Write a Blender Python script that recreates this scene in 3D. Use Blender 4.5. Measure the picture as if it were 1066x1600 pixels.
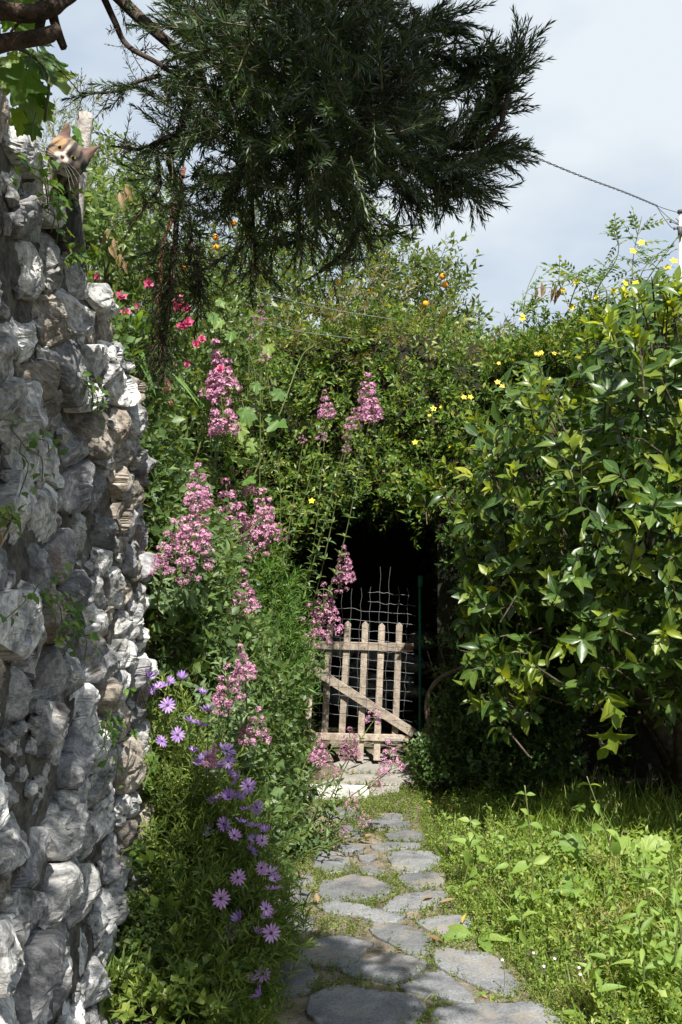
import bpy, math, random
import numpy as np
from mathutils import Vector, Matrix, noise

for o in list(bpy.data.objects):
    bpy.data.objects.remove(o)
rng = np.random.default_rng(11)
random.seed(11)
SC = bpy.context.scene
C = SC.collection

# ------------------------------------------------------------------ camera, sky, sun, exposure
FP = 1600 * 35 / 36
PITCH = math.atan(52 / FP)
CP, SP = math.cos(PITCH), math.sin(PITCH)
EYE = np.array([0.0, 0.0, 1.7])
cam = bpy.data.cameras.new('camera')
cam.sensor_fit = 'VERTICAL'
cam.sensor_height = 36
cam.lens = 35
cam.clip_start = 0.05
cam.clip_end = 3000
camo = bpy.data.objects.new('camera', cam)
C.objects.link(camo)
camo.location = EYE
camo.rotation_euler = (math.pi / 2 + PITCH, 0, 0)
SC.camera = camo

SUN_EL, SUN_AZ = math.radians(51), math.radians(10.5)     # behind the camera, a little to its right
w = bpy.data.worlds.new('World')
SC.world = w
w.use_nodes = True
nt = w.node_tree
nt.nodes.clear()
wo = nt.nodes.new('ShaderNodeOutputWorld')
bg = nt.nodes.new('ShaderNodeBackground')
sky = nt.nodes.new('ShaderNodeTexSky')
sky.sky_type = 'NISHITA'
sky.sun_disc = False
sky.sun_elevation = SUN_EL
sky.sun_rotation = math.pi - SUN_AZ
sky.air_density = 1.0
sky.dust_density = 1.2
tc = nt.nodes.new('ShaderNodeTexCoord')
mp = nt.nodes.new('ShaderNodeMapping')
mp.inputs['Scale'].default_value = (1.0, 1.0, 2.2)
mp.inputs['Location'].default_value = (0.35, 0.2, 0.4)
nz = nt.nodes.new('ShaderNodeTexNoise')
nz.inputs['Scale'].default_value = 2.1
nz.inputs['Detail'].default_value = 5
nz.inputs['Roughness'].default_value = 0.5
rp = nt.nodes.new('ShaderNodeValToRGB')
rp.color_ramp.elements[0].position = 0.43
rp.color_ramp.elements[0].color = (0.0, 0.0, 0.0, 1)
rp.color_ramp.elements[1].position = 0.6
rp.color_ramp.elements[1].color = (1, 1, 1, 1)
mx = nt.nodes.new('ShaderNodeMix')
mx.data_type = 'RGBA'
mx.inputs[7].default_value = (8.5, 9.2, 9.8, 1)
nt.links.new(tc.outputs['Generated'], mp.inputs['Vector'])
nt.links.new(mp.outputs[0], nz.inputs['Vector'])
nt.links.new(nz.outputs['Fac'], rp.inputs[0])
nt.links.new(rp.outputs[0], mx.inputs[0])
hz = nt.nodes.new('ShaderNodeMix')
hz.data_type = 'RGBA'
hz.inputs[0].default_value = 0.8
hz.inputs[7].default_value = (6.6, 7.8, 9.3, 1)
nt.links.new(sky.outputs[0], hz.inputs[6])
nt.links.new(hz.outputs[2], mx.inputs[6])
nt.links.new(mx.outputs[2], bg.inputs[0])
bg.inputs[1].default_value = 0.05
nt.links.new(bg.outputs[0], wo.inputs[0])

sl = bpy.data.lights.new('sun', 'SUN')
sl.energy = 5.0
sl.angle = math.radians(0.53)
sl.color = (1.0, 0.955, 0.88)
so = bpy.data.objects.new('sun', sl)
C.objects.link(so)
tosun = Vector((math.sin(SUN_AZ) * math.cos(SUN_EL), -math.cos(SUN_AZ) * math.cos(SUN_EL), math.sin(SUN_EL)))
so.rotation_euler = tosun.to_track_quat('Z', 'Y').to_euler()
SC.view_settings.view_transform = 'Standard'
SC.view_settings.look = 'None'
SC.view_settings.gamma = 1
SC.view_settings.exposure = 0.95
SC.view_settings.use_curve_mapping = False


# ------------------------------------------------------------------ geometry helpers
def P(px, py, Y):
    """the point at distance Y along the view that the photograph shows at (px, py) of 1066 x 1600"""
    a, b = (px - 533) / FP, (800 - py) / FP
    d = np.array([a, CP - SP * b, SP + CP * b])
    return EYE + d * (Y / d[1])


def G(px, py, z=0.0):
    a, b = (px - 533) / FP, (800 - py) / FP
    d = np.array([a, CP - SP * b, SP + CP * b])
    return EYE + d * ((z - EYE[2]) / d[2])


def project(p):
    q = np.atleast_2d(p) - EYE
    f = q[:, 1] * CP + q[:, 2] * SP
    u = -q[:, 1] * SP + q[:, 2] * CP
    f = np.where(f < 0.05, 0.05, f)
    return 533 + FP * q[:, 0] / f, 800 - FP * u / f, f


def sm(t):
    t = np.clip(t, 0, 1)
    return t * t * (3 - 2 * t)


def unit(v):
    v = np.asarray(v, float)
    return v / np.maximum(np.linalg.norm(v, axis=-1, keepdims=True), 1e-9)


def make_mesh(name, V, F, UV=None, mats=(), MI=None, smooth=True):
    m = bpy.data.meshes.new(name)
    V = np.asarray(V, np.float32)
    F = np.asarray(F, np.int32)
    k = F.shape[1]
    m.vertices.add(len(V))
    m.vertices.foreach_set('co', V.ravel())
    m.loops.add(F.size)
    m.loops.foreach_set('vertex_index', F.ravel())
    m.polygons.add(len(F))
    m.polygons.foreach_set('loop_start', np.arange(0, F.size, k, dtype=np.int32))
    if UV is not None:
        l = m.uv_layers.new(name='UVMap')
        l.data.foreach_set('uv', np.asarray(UV, np.float32)[F.ravel()].ravel())
    for t in mats:
        m.materials.append(t)
    if MI is not None:
        m.polygons.foreach_set('material_index', np.asarray(MI, np.int32))
    m.polygons.foreach_set('use_smooth', np.full(len(F), smooth, dtype=bool))
    m.update(calc_edges=True)
    m.validate()
    return m


class MB:
    """gathers triangles of one mesh"""
    def __init__(s):
        s.V, s.F, s.UV, s.MI, s.n = [], [], [], [], 0

    def add(s, V, F, UV=None, mi=0):
        V = np.asarray(V, float)
        F = np.asarray(F, int)
        if F.shape[1] == 4:
            F = np.concatenate([F[:, [0, 1, 2]], F[:, [0, 2, 3]]])
            mi = np.concatenate([mi, mi]) if isinstance(mi, np.ndarray) else mi
        s.V.append(V)
        s.F.append(F + s.n)
        s.UV.append(np.asarray(UV, float) if UV is not None else np.tile([0.5, 0.5], (len(V), 1)))
        s.MI.append(mi if isinstance(mi, np.ndarray) else np.full(len(F), mi))
        s.n += len(V)
        return s

    def arrays(s):
        return np.concatenate(s.V), np.concatenate(s.F), np.concatenate(s.UV), np.concatenate(s.MI)

    def build(s, name, mats, parent=None, smooth=True):
        V, F, UV, MI = s.arrays()
        if parent is not None:
            V = V - np.array(parent.location)
        o = bpy.data.objects.new(name, make_mesh(name, V, F, UV, mats if isinstance(mats, (list, tuple)) else [mats], MI, smooth))
        C.objects.link(o)
        if parent is not None:
            o.parent = parent
        return o


def tag(o, label=None, cat=None, group=None, kind=None):
    if label: o['label'] = label
    if cat: o['category'] = cat
    if group: o['group'] = group
    if kind: o['kind'] = kind
    return o


def thing(name, loc, label, cat, group=None):
    o = bpy.data.objects.new(name, None)
    o.empty_display_size = 0.05
    C.objects.link(o)
    o.location = [float(x) for x in loc]
    return tag(o, label, cat, group)


def tube(pts, rad, n=6, cap=True):
    pts = np.asarray(pts, float)
    m = len(pts)
    rad = np.broadcast_to(np.asarray(rad, float), (m,)) if np.ndim(rad) == 0 else np.asarray(rad, float)
    t = unit(np.gradient(pts, axis=0))
    ref = np.array([0.31, 0.17, 0.93]) if abs(t[0] @ np.array([0.31, 0.17, 0.93])) < 0.9 else np.array([0.9, 0.3, 0.1])
    a = unit(np.cross(t, ref))
    b = np.cross(t, a)
    th = np.linspace(0, 2 * np.pi, n, endpoint=False)
    V = pts[:, None] + rad[:, None, None] * (np.cos(th)[None, :, None] * a[:, None] + np.sin(th)[None, :, None] * b[:, None])
    V = V.reshape(-1, 3)
    F = []
    for i in range(m - 1):
        for j in range(n):
            k = (j + 1) % n
            F.append((i * n + j, i * n + k, (i + 1) * n + k, (i + 1) * n + j))
    UV = np.stack([np.tile(th / 6.283, m), np.repeat(np.linspace(0, 1, m), n)], 1)
    F = np.array(F)
    if cap:
        V = np.concatenate([V, pts[:1], pts[-1:]])
        UV = np.concatenate([UV, [[0.5, 0], [0.5, 1]]])
        e = [(j, m * n, (j + 1) % n, j) for j in range(n)]
        T = np.array([(m * n, (j + 1) % n, j) for j in range(n)] + [(m * n + 1, (m - 1) * n + j, (m - 1) * n + (j + 1) % n) for j in range(n)])
        F = np.concatenate([F[:, [0, 1, 2]], F[:, [0, 2, 3]], T])
    return V, F, UV


def spline(pts, n):
    """Catmull-Rom through pts"""
    p = np.asarray(pts, float)
    if len(p) == 2:
        return p[0] + (p[1] - p[0]) * np.linspace(0, 1, n)[:, None]
    q = np.concatenate([[2 * p[0] - p[1]], p, [2 * p[-1] - p[-2]]])
    t = np.linspace(0, len(p) - 1 - 1e-9, n)
    i = t.astype(int)
    f = (t - i)[:, None]
    a, b, c, d = q[i], q[i + 1], q[i + 2], q[i + 3]
    return 0.5 * (2 * b + (c - a) * f + (2 * a - 5 * b + 4 * c - d) * f ** 2 + (3 * b - a - 3 * c + d) * f ** 3)


def box(c, s, R=None):
    x, y, z = np.array(s) / 2
    V = np.array([(-x, -y, -z), (x, -y, -z), (x, y, -z), (-x, y, -z), (-x, -y, z), (x, -y, z), (x, y, z), (-x, y, z)])
    if R is not None:
        V = V @ np.array(R).T
    F = np.array([(0, 3, 2, 1), (4, 5, 6, 7), (0, 1, 5, 4), (1, 2, 6, 5), (2, 3, 7, 6), (3, 0, 4, 7)])
    return V + np.array(c), F


def prism(poly, thick, axis=1):
    """poly: (n,3) outline; thick: vector"""
    poly = np.asarray(poly, float)
    n = len(poly)
    V = np.concatenate([poly, poly + np.asarray(thick)])
    c0, c1 = poly.mean(0), poly.mean(0) + np.asarray(thick)
    V = np.concatenate([V, [c0], [c1]])
    F = []
    for i in range(n):
        j = (i + 1) % n
        F += [(i, j, n + j), (i, n + j, n + i), (2 * n, j, i), (2 * n + 1, n + i, n + j)]
    return V, np.array(F)


def uvsphere(c, r, nu=12, nv=8):
    V, F = [], []
    for i in range(nv + 1):
        ph = math.pi * i / nv
        for j in range(nu):
            th = 2 * math.pi * j / nu
            V.append((math.sin(ph) * math.cos(th), math.sin(ph) * math.sin(th), math.cos(ph)))
    for i in range(nv):
        for j in range(nu):
            k = (j + 1) % nu
            F.append((i * nu + j, (i + 1) * nu + j, (i + 1) * nu + k, i * nu + k))
    return np.array(V) * np.array(r) + np.array(c), np.array(F)


# ---- leaves
def leaf(width=0.4, segs=3, fold=0.25, curl=0.25, peak=0.42, tip=1.0, wav=0.0):
    """unit leaf along +y, face up +z, returns V F UV"""
    V, UV, F = [], [], []
    for i in range(segs + 1):
        t = i / segs
        if t in (0, 1):
            wd = 0.03 if t == 0 else 0.0
        else:
            wd = (t / peak) ** 0.8 if t < peak else (1 - ((t - peak) / (1 - peak)) ** (1.4 / tip))
        wd *= width / 2
        z = -curl * t * t + wav * math.sin(t * 9)
        y = t * (1 - 0.25 * curl * t)
        for u in (-1, 0, 1):
            V.append((u * wd, y, z + abs(u) * wd * fold * 2 + (0.0 if u == 0 else wav * 0.6 * math.cos(t * 11 + u))))
            UV.append((0.5 + u * 0.5, t))
    for i in range(segs):
        for a in (0, 1):
            p = i * 3 + a
            if i == 0 and False:
                pass
            if i == segs - 1:
                F.append((p, p + 1, (i + 1) * 3 + 1))
            else:
                F += [(p, p + 1, p + 4), (p, p + 4, p + 3)]
    V = np.array(V)
    return V, np.array(F), np.array(UV)


def small_leaf(width=0.45, fold=0.3, curl=0.15):
    V = np.array([(0, 0, 0), (-width / 2, 0.45, width * fold / 2), (0, 0.48, -curl * 0.2), (width / 2, 0.45, width * fold / 2), (0, 1, -curl)])
    F = np.array([(0, 2, 1), (0, 3, 2), (1, 2, 4), (2, 3, 4)])
    return V, F, np.array([(0.5, 0), (0, 0.45), (0.5, 0.48), (1, 0.45), (0.5, 1)])


def lobed_leaf(lobes=5, teeth=3, depth=0.45, n=60, cup=0.12):
    """round toothed leaf with the stalk at the origin, blade towards +y, unit width"""
    th = np.linspace(-np.pi * 0.93, np.pi * 0.93, n)
    r = np.ones(n) * 0.55
    for k in range(lobes):
        c = (k - (lobes - 1) / 2) * (1.85 * np.pi / lobes) * 0.72
        w_ = 1 - 0.12 * abs(k - (lobes - 1) / 2)
        r = np.maximum(r, w_ * (1 - depth * (np.abs(th - c) / 0.5) ** 1.3))
    r = r * (1 + 0.07 * np.sign(np.sin(th * lobes * teeth)) * np.abs(np.sin(th * lobes * teeth)) ** 0.5)
    r *= 0.6
    out = np.stack([np.sin(th) * r, np.cos(th) * r * 1.05 + 0.18, 0 * th], 1)
    mid = out * 0.5 + np.array([0, 0.02, 0])
    V = np.concatenate([[(0, 0, 0)], mid, out])
    V[:, 2] = cup * (V[:, 0] ** 2) * 2 - cup * V[:, 1] ** 2 + 0.02 * np.sin(V[:, 0] * 17) + 0.015 * np.cos(V[:, 1] * 19)
    F = []
    for i in range(n - 1):
        F += [(0, 1 + i + 1, 1 + i), (1 + i, 1 + i + 1, 1 + n + i + 1), (1 + i, 1 + n + i + 1, 1 + n + i)]
    UV = np.stack([0.5 + V[:, 0] * 0.8, V[:, 1]], 1)
    return V, np.array(F), UV


def frames(d, n):
    d = unit(d)
    n = n - (n * d).sum(-1, keepdims=True) * d
    n = unit(n)
    s = np.cross(d, n)
    return np.stack([s, d, n], -1)          # columns side, along, normal


def cloud(tpl, pos, d, n, s):
    V, F, UV = tpl[:3]
    pos = np.atleast_2d(pos)
    R = frames(np.atleast_2d(d), np.atleast_2d(n))
    s = np.asarray(s, float)
    s = np.broadcast_to(s, (len(pos),)) if s.ndim == 0 else s
    W = np.einsum('nij,vj->nvi', R, V) * s[:, None, None] + pos[:, None]
    N, nv = len(pos), len(V)
    FF = (F[None] + (np.arange(N) * nv)[:, None, None]).reshape(-1, 3)
    MI = np.tile(tpl[3], N) if len(tpl) > 3 else np.zeros(len(FF), int)
    return W.reshape(-1, 3), FF, np.tile(UV, (N, 1)), MI


def add_cloud(mb, tpls, pos, d, n, s):
    """spreads the items over several templates"""
    pos = np.atleast_2d(pos)
    pick = rng.integers(0, len(tpls), len(pos))
    s = np.broadcast_to(np.asarray(s, float), (len(pos),))
    for k, t in enumerate(tpls):
        q = pick == k
        if q.any():
            V, F, UV, MI = cloud(t, pos[q], d[q], n[q], s[q])
            mb.add(V, F, UV, MI)


def rand_dir(n):
    return unit(rng.normal(size=(n, 3)))


def sprig(nl, lf, leaf_size=0.3, angle=60, opposite=False, stem_r=0.008, bend=0.15, start=0.15, taper=0.4, stem=True):
    """unit sprig along +y of nl leaves; material 0 leaf, 1 stem"""
    mb = MB()
    t = np.linspace(start, 1.0, nl)
    ph = rng.uniform(0, 6.28)
    bx, bz = rng.normal(0, bend, 2)
    axis = lambda q: np.stack([bx * q * q, q, bz * q * q], -1)
    pos, dd, nn, ss = [], [], [], []
    for i, q in enumerate(t):
        if opposite:
            az = ph + (i // 2) * 1.6 + (i % 2) * math.pi
            q = t[(i // 2) * 2]
        else:
            az = ph + i * 2.4
        A = math.radians(angle * rng.uniform(0.75, 1.2) * (1 - 0.35 * q))
        rad = np.array([math.cos(az), 0, math.sin(az)])
        sd = unit(np.array([2 * bx * q, 1, 2 * bz * q]))
        d = sd * math.cos(A) + rad * math.sin(A)
        n = sd * math.sin(A) - rad * math.cos(A) + rng.normal(0, 0.25, 3)
        pos.append(axis(np.array(q)))
        dd.append(d)
        nn.append(n)
        ss.append(leaf_size * rng.uniform(0.75, 1.15) * (1 - taper * max(0, q - 0.6)))
    V, F, UV, MI = cloud(lf, np.array(pos), np.array(dd), np.array(nn), np.array(ss))
    mb.add(V, F, UV, 0)
    if stem:
        q = np.linspace(0, 1, 3)
        V, F, UV = tube(axis(q), np.array([1, 0.75, 0.3]) * stem_r, 3, cap=False)
        mb.add(V, F, UV, 1)
    return mb.arrays()


def leaf_objects(root, name, lv, mat, pos, d, n, s, K=300, keep_rest=True, rest='foliage'):
    """the K leaves that show largest as parts of root, the rest as one part"""
    pos = np.atleast_2d(pos)
    s = np.broadcast_to(np.asarray(s, float), (len(pos),))
    mats = mat if isinstance(mat, (list, tuple)) else [mat]
    px, py, f = project(pos)
    inside = (px > -20) & (px < 1086) & (py > -20) & (py < 1620)
    cell = (np.floor(px / 9) * 10000 + np.floor(py / 9)).astype(int)
    order = np.lexsort((f, cell))
    rank = np.zeros(len(pos))
    prev, r = None, 0
    for i in order:
        r = r + 1 if cell[i] == prev else 0
        prev = cell[i]
        rank[i] = r
    R = frames(d, n)
    view = unit(pos - EYE)
    face = np.abs((R[:, :, 2] * view).sum(1))
    score = np.where(inside, s / f * (0.4 + face) / (1 + 1.5 * rank), 0)
    best = np.argsort(-score)[:K]
    best = best[score[best] > 0]
    vis = set(best.tolist())
    loc = np.array(root.location)
    lv = lv if isinstance(lv, list) else [lv]
    pick = rng.integers(0, len(lv), len(pos))
    mpick = rng.integers(0, len(mats), len(pos)) if len(mats) > 1 else np.zeros(len(pos), int)
    data = {}
    for i in best:
        key = (pick[i], mpick[i])
        if key not in data:
            V, F, UV = lv[key[0]][:3]
            data[key] = make_mesh(name, V, F, UV, [mats[key[1]]])
        o = bpy.data.objects.new(name, data[key])
        C.objects.link(o)
        o.parent = root
        M = Matrix(R[i].tolist()).to_4x4()
        M = Matrix.Translation(Vector(pos[i] - loc)) @ M @ Matrix.Diagonal((s[i], s[i], s[i], 1))
        o.matrix_local = M
    rem = np.array([i for i in range(len(pos)) if i not in vis], int)
    if keep_rest and len(rem):
        mb = MB()
        for mi in range(len(mats)):
            for k in range(len(lv)):
                q = rem[(pick[rem] == k) & (mpick[rem] == mi)]
                if len(q):
                    V, F, UV, _ = cloud(lv[k], pos[q], d[q], n[q], s[q])
                    mb.add(V, F, UV, mi)
        o = mb.build(rest, mats, root)
        o['kind'] = 'stuff'


# ------------------------------------------------------------------ materials
def new_mat(name):
    m = bpy.data.materials.new(name)
    m.use_nodes = True
    m.node_tree.nodes.clear()
    return m, m.node_tree


def N(nt, typ, **kw):
    n = nt.nodes.new(typ)
    for k, v in kw.items():
        if k.startswith('i_'):
            n.inputs[k[2:]].default_value = v
        else:
            setattr(n, k, v)
    return n


def rgba(c):
    return (c[0], c[1], c[2], 1)


def leaf_mat(name, cols, trans=0.35, rough=0.45, spec=0.35, rib=0.0, tcol=None, coat=0.0):
    """cols: list of (position, colour) picked per leaf"""
    m, nt = new_mat(name)
    out = N(nt, 'ShaderNodeOutputMaterial')
    geo = N(nt, 'ShaderNodeNewGeometry')
    oi = N(nt, 'ShaderNodeObjectInfo')
    ad = N(nt, 'ShaderNodeMath', operation='ADD')
    fr = N(nt, 'ShaderNodeMath', operation='FRACT')
    nt.links.new(geo.outputs['Random Per Island'], ad.inputs[0])
    nt.links.new(oi.outputs['Random'], ad.inputs[1])
    nt.links.new(ad.outputs[0], fr.inputs[0])
    r = N(nt, 'ShaderNodeValToRGB')
    e = r.color_ramp.elements
    while len(e) < len(cols):
        e.new(0.5)
    for k, (p, c) in enumerate(cols):
        e[k].position = p
        e[k].color = rgba(c)
    nt.links.new(fr.outputs[0], r.inputs[0])
    col = r.outputs[0]
    # mottling in the leaf blade
    tx = N(nt, 'ShaderNodeTexCoord')
    no = N(nt, 'ShaderNodeTexNoise')
    no.inputs['Scale'].default_value = 38
    no.inputs['Detail'].default_value = 3
    nt.links.new(tx.outputs['Object'], no.inputs['Vector'])
    hs = N(nt, 'ShaderNodeHueSaturation')
    mr = N(nt, 'ShaderNodeMapRange')
    mr.inputs[1].default_value = 0.3
    mr.inputs[2].default_value = 0.7
    mr.inputs[3].default_value = 0.78
    mr.inputs[4].default_value = 1.22
    nt.links.new(no.outputs['Fac'], mr.inputs[0])
    nt.links.new(mr.outputs[0], hs.inputs['Value'])
    nt.links.new(col, hs.inputs['Color'])
    col = hs.outputs[0]
    if rib:
        uv = N(nt, 'ShaderNodeUVMap')
        sx = N(nt, 'ShaderNodeSeparateXYZ')
        nt.links.new(uv.outputs[0], sx.inputs[0])
        s1 = N(nt, 'ShaderNodeMath', operation='SUBTRACT')
        s1.inputs[1].default_value = 0.5
        nt.links.new(sx.outputs[0], s1.inputs[0])
        ab = N(nt, 'ShaderNodeMath', operation='ABSOLUTE')
        nt.links.new(s1.outputs[0], ab.inputs[0])
        # side veins: v + |u| * .6 in waves
        mu = N(nt, 'ShaderNodeMath', operation='MULTIPLY_ADD')
        mu.inputs[1].default_value = -0.55
        nt.links.new(ab.outputs[0], mu.inputs[0])
        nt.links.new(sx.outputs[1], mu.inputs[2])
        wv = N(nt, 'ShaderNodeMath', operation='MULTIPLY')
        wv.inputs[1].default_value = 58
        nt.links.new(mu.outputs[0], wv.inputs[0])
        sn = N(nt, 'ShaderNodeMath', operation='SINE')
        nt.links.new(wv.outputs[0], sn.inputs[0])
        v1 = N(nt, 'ShaderNodeMapRange')
        v1.inputs[1].default_value = 0.8
        v1.inputs[2].default_value = 1.0
        v1.inputs[4].default_value = 0.4
        nt.links.new(sn.outputs[0], v1.inputs[0])
        v2 = N(nt, 'ShaderNodeMapRange')
        v2.inputs[1].default_value = 0.05
        v2.inputs[2].default_value = 0.02
        v2.inputs[4].default_value = 1.0
        nt.links.new(ab.outputs[0], v2.inputs[0])
        mxn = N(nt, 'ShaderNodeMath', operation='MAXIMUM')
        nt.links.new(v1.outputs[0], mxn.inputs[0])
        nt.links.new(v2.outputs[0], mxn.inputs[1])
        sc = N(nt, 'ShaderNodeMath', operation='MULTIPLY')
        sc.inputs[1].default_value = rib
        nt.links.new(mxn.outputs[0], sc.inputs[0])
        mi = N(nt, 'ShaderNodeMix', data_type='RGBA')
        nt.links.new(sc.outputs[0], mi.inputs[0])
        nt.links.new(col, mi.inputs[6])
        mi.inputs[7].default_value = (0.22, 0.30, 0.10, 1)
        col = mi.outputs[2]
    pb = N(nt, 'ShaderNodeBsdfPrincipled')
    pb.inputs['Roughness'].default_value = rough
    pb.inputs['Specular IOR Level'].default_value = spec
    pb.inputs['Coat Weight'].default_value = coat
    nt.links.new(col, pb.inputs['Base Color'])
    tr = N(nt, 'ShaderNodeBsdfTranslucent')
    g = N(nt, 'ShaderNodeMix', data_type='RGBA', blend_type='MULTIPLY')
    g.inputs[0].default_value = 1
    g.inputs[7].default_value = rgba(tcol or (2.2, 2.0, 0.6))
    nt.links.new(col, g.inputs[6])
    nt.links.new(g.outputs[2], tr.inputs['Color'])
    ms = N(nt, 'ShaderNodeMixShader')
    ms.inputs[0].default_value = trans
    nt.links.new(pb.outputs[0], ms.inputs[1])
    nt.links.new(tr.outputs[0], ms.inputs[2])
    nt.links.new(ms.outputs[0], out.inputs[0])
    return m


def rock_mat(name, cols, scale=6, strata=0.0, spin=False, bump=0.5, rough=0.9, stain=None, moss=None, fine=60, vary=0.35):
    m, nt = new_mat(name)
    out = N(nt, 'ShaderNodeOutputMaterial')
    pb = N(nt, 'ShaderNodeBsdfPrincipled')
    pb.inputs['Roughness'].default_value = rough
    pb.inputs['Specular IOR Level'].default_value = 0.25
    nt.links.new(pb.outputs[0], out.inputs[0])
    tx = N(nt, 'ShaderNodeTexCoord')
    oi = N(nt, 'ShaderNodeObjectInfo')
    ofs = N(nt, 'ShaderNodeVectorMath', operation='SCALE')
    cb = N(nt, 'ShaderNodeCombineXYZ')
    for k in range(3):
        nt.links.new(oi.outputs['Random'], cb.inputs[k])
    nt.links.new(cb.outputs[0], ofs.inputs[0])
    ofs.inputs['Scale'].default_value = 23.0
    av = N(nt, 'ShaderNodeVectorMath', operation='ADD')
    nt.links.new(tx.outputs['Object'], av.inputs[0])
    nt.links.new(ofs.outputs[0], av.inputs[1])
    vec = av.outputs[0]
    mpn = N(nt, 'ShaderNodeMapping')
    mpn.inputs['Scale'].default_value = (1, 1, 1 + strata)
    mpn.inputs['Rotation'].default_value = (0.25, 0.2, 0)
    if spin:                                            # each stone lies with its grain another way
        vr = N(nt, 'ShaderNodeVectorRotate', rotation_type='X_AXIS')
        am = N(nt, 'ShaderNodeMath', operation='MULTIPLY_ADD')
        am.inputs[1].default_value = 1.9
        am.inputs[2].default_value = 0.1
        nt.links.new(oi.outputs['Random'], am.inputs[0])
        nt.links.new(am.outputs[0], vr.inputs['Angle'])
        nt.links.new(vec, vr.inputs['Vector'])
        vec = vr.outputs[0]
    nt.links.new(vec, mpn.inputs[0])
    n1 = N(nt, 'ShaderNodeTexNoise')
    n1.inputs['Scale'].default_value = scale
    n1.inputs['Detail'].default_value = 8
    n1.inputs['Roughness'].default_value = 0.62
    n1.inputs['Distortion'].default_value = 0.6
    nt.links.new(mpn.outputs[0], n1.inputs['Vector'])
    r = N(nt, 'ShaderNodeValToRGB')
    e = r.color_ramp.elements
    while len(e) < len(cols):
        e.new(0.5)
    for k, (p, c) in enumerate(cols):
        e[k].position = p
        e[k].color = rgba(c)
    nt.links.new(n1.outputs['Fac'], r.inputs[0])
    col = r.outputs[0]
    n2 = N(nt, 'ShaderNodeTexNoise')
    n2.inputs['Scale'].default_value = fine
    n2.inputs['Detail'].default_value = 6
    n2.inputs['Roughness'].default_value = 0.7
    nt.links.new(mpn.outputs[0], n2.inputs['Vector'])
    hs = N(nt, 'ShaderNodeHueSaturation')
    m1 = N(nt, 'ShaderNodeMapRange')
    m1.inputs[1].default_value = 0.3
    m1.inputs[2].default_value = 0.7
    m1.inputs[3].default_value = 0.5
    m1.inputs[4].default_value = 1.42
    nt.links.new(n2.outputs['Fac'], m1.inputs[0])
    m2 = N(nt, 'ShaderNodeMapRange')
    m2.inputs[3].default_value = 1 - vary
    m2.inputs[4].default_value = 1 + vary
    nt.links.new(oi.outputs['Random'], m2.inputs[0])
    mm = N(nt, 'ShaderNodeMath', operation='MULTIPLY')
    nt.links.new(m1.outputs[0], mm.inputs[0])
    nt.links.new(m2.outputs[0], mm.inputs[1])
    nt.links.new(mm.outputs[0], hs.inputs['Value'])
    nt.links.new(col, hs.inputs['Color'])
    col = hs.outputs[0]
    for amt, c, sc, lo, hi in ([(0.75,) + tuple(stain)] if stain else []) + ([(0.85,) + tuple(moss)] if moss else []):
        n3 = N(nt, 'ShaderNodeTexNoise')
        n3.inputs['Scale'].default_value = sc
        n3.inputs['Detail'].default_value = 6
        n3.inputs['Roughness'].default_value = 0.65
        nt.links.new(vec, n3.inputs['Vector'])
        m3 = N(nt, 'ShaderNodeMapRange')
        m3.inputs[1].default_value = lo
        m3.inputs[2].default_value = hi
        m3.inputs[4].default_value = amt
        nt.links.new(n3.outputs['Fac'], m3.inputs[0])
        mi = N(nt, 'ShaderNodeMix', data_type='RGBA')
        nt.links.new(m3.outputs[0], mi.inputs[0])
        nt.links.new(col, mi.inputs[6])
        mi.inputs[7].default_value = rgba(c)
        col = mi.outputs[2]
    nt.links.new(col, pb.inputs['Base Color'])
    b1 = N(nt, 'ShaderNodeBump')
    b1.inputs['Strength'].default_value = bump
    b1.inputs['Distance'].default_value = 0.02
    nt.links.new(n1.outputs['Fac'], b1.inputs['Height'])
    b2 = N(nt, 'ShaderNodeBump')
    b2.inputs['Strength'].default_value = bump
    b2.inputs['Distance'].default_value = 0.006
    nt.links.new(n2.outputs['Fac'], b2.inputs['Height'])
    nt.links.new(b1.outputs[0], b2.inputs['Normal'])
    nt.links.new(b2.outputs[0], pb.inputs['Normal'])
    return m


M = {}
M['stone'] = rock_mat('grey_stone', [(0.3, (0.08, 0.083, 0.088)), (0.4, (0.27, 0.27, 0.27)), (0.52, (0.5, 0.495, 0.48)), (0.66, (0.7, 0.685, 0.65))],
                      scale=11, strata=0.9, spin=True, bump=0.9, stain=((0.22, 0.14, 0.08), 3.2, 0.6, 0.75), moss=((0.045, 0.05, 0.04), 5.0, 0.55, 0.7), fine=55)
M['stone_tan'] = rock_mat('tan_stone', [(0.3, (0.1, 0.085, 0.068)), (0.48, (0.26, 0.225, 0.185)), (0.7, (0.45, 0.405, 0.34))],
                        scale=11, strata=1.1, spin=True, bump=0.9, moss=((0.05, 0.05, 0.04), 5.0, 0.56, 0.7), fine=60)
M['stone_dark'] = rock_mat('dark_stone', [(0.3, (0.09, 0.09, 0.095)), (0.5, (0.2, 0.2, 0.205)), (0.7, (0.36, 0.355, 0.35))],
                         scale=11, strata=0.9, spin=True, bump=0.9, stain=((0.2, 0.12, 0.07), 3.0, 0.58, 0.72), fine=60)
M['core'] = rock_mat('wall_earth', [(0.35, (0.04, 0.036, 0.032)), (0.65, (0.17, 0.155, 0.135))], scale=14, bump=0.8)
M['slab'] = rock_mat('slate_slab', [(0.3, (0.1, 0.104, 0.11)), (0.5, (0.16, 0.164, 0.17)), (0.7, (0.23, 0.232, 0.235))],
                     scale=5, bump=0.35, rough=0.8, stain=((0.26, 0.225, 0.175), 4.5, 0.52, 0.68), moss=((0.06, 0.062, 0.05), 7.0, 0.6, 0.72), fine=110, vary=0.22)
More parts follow.
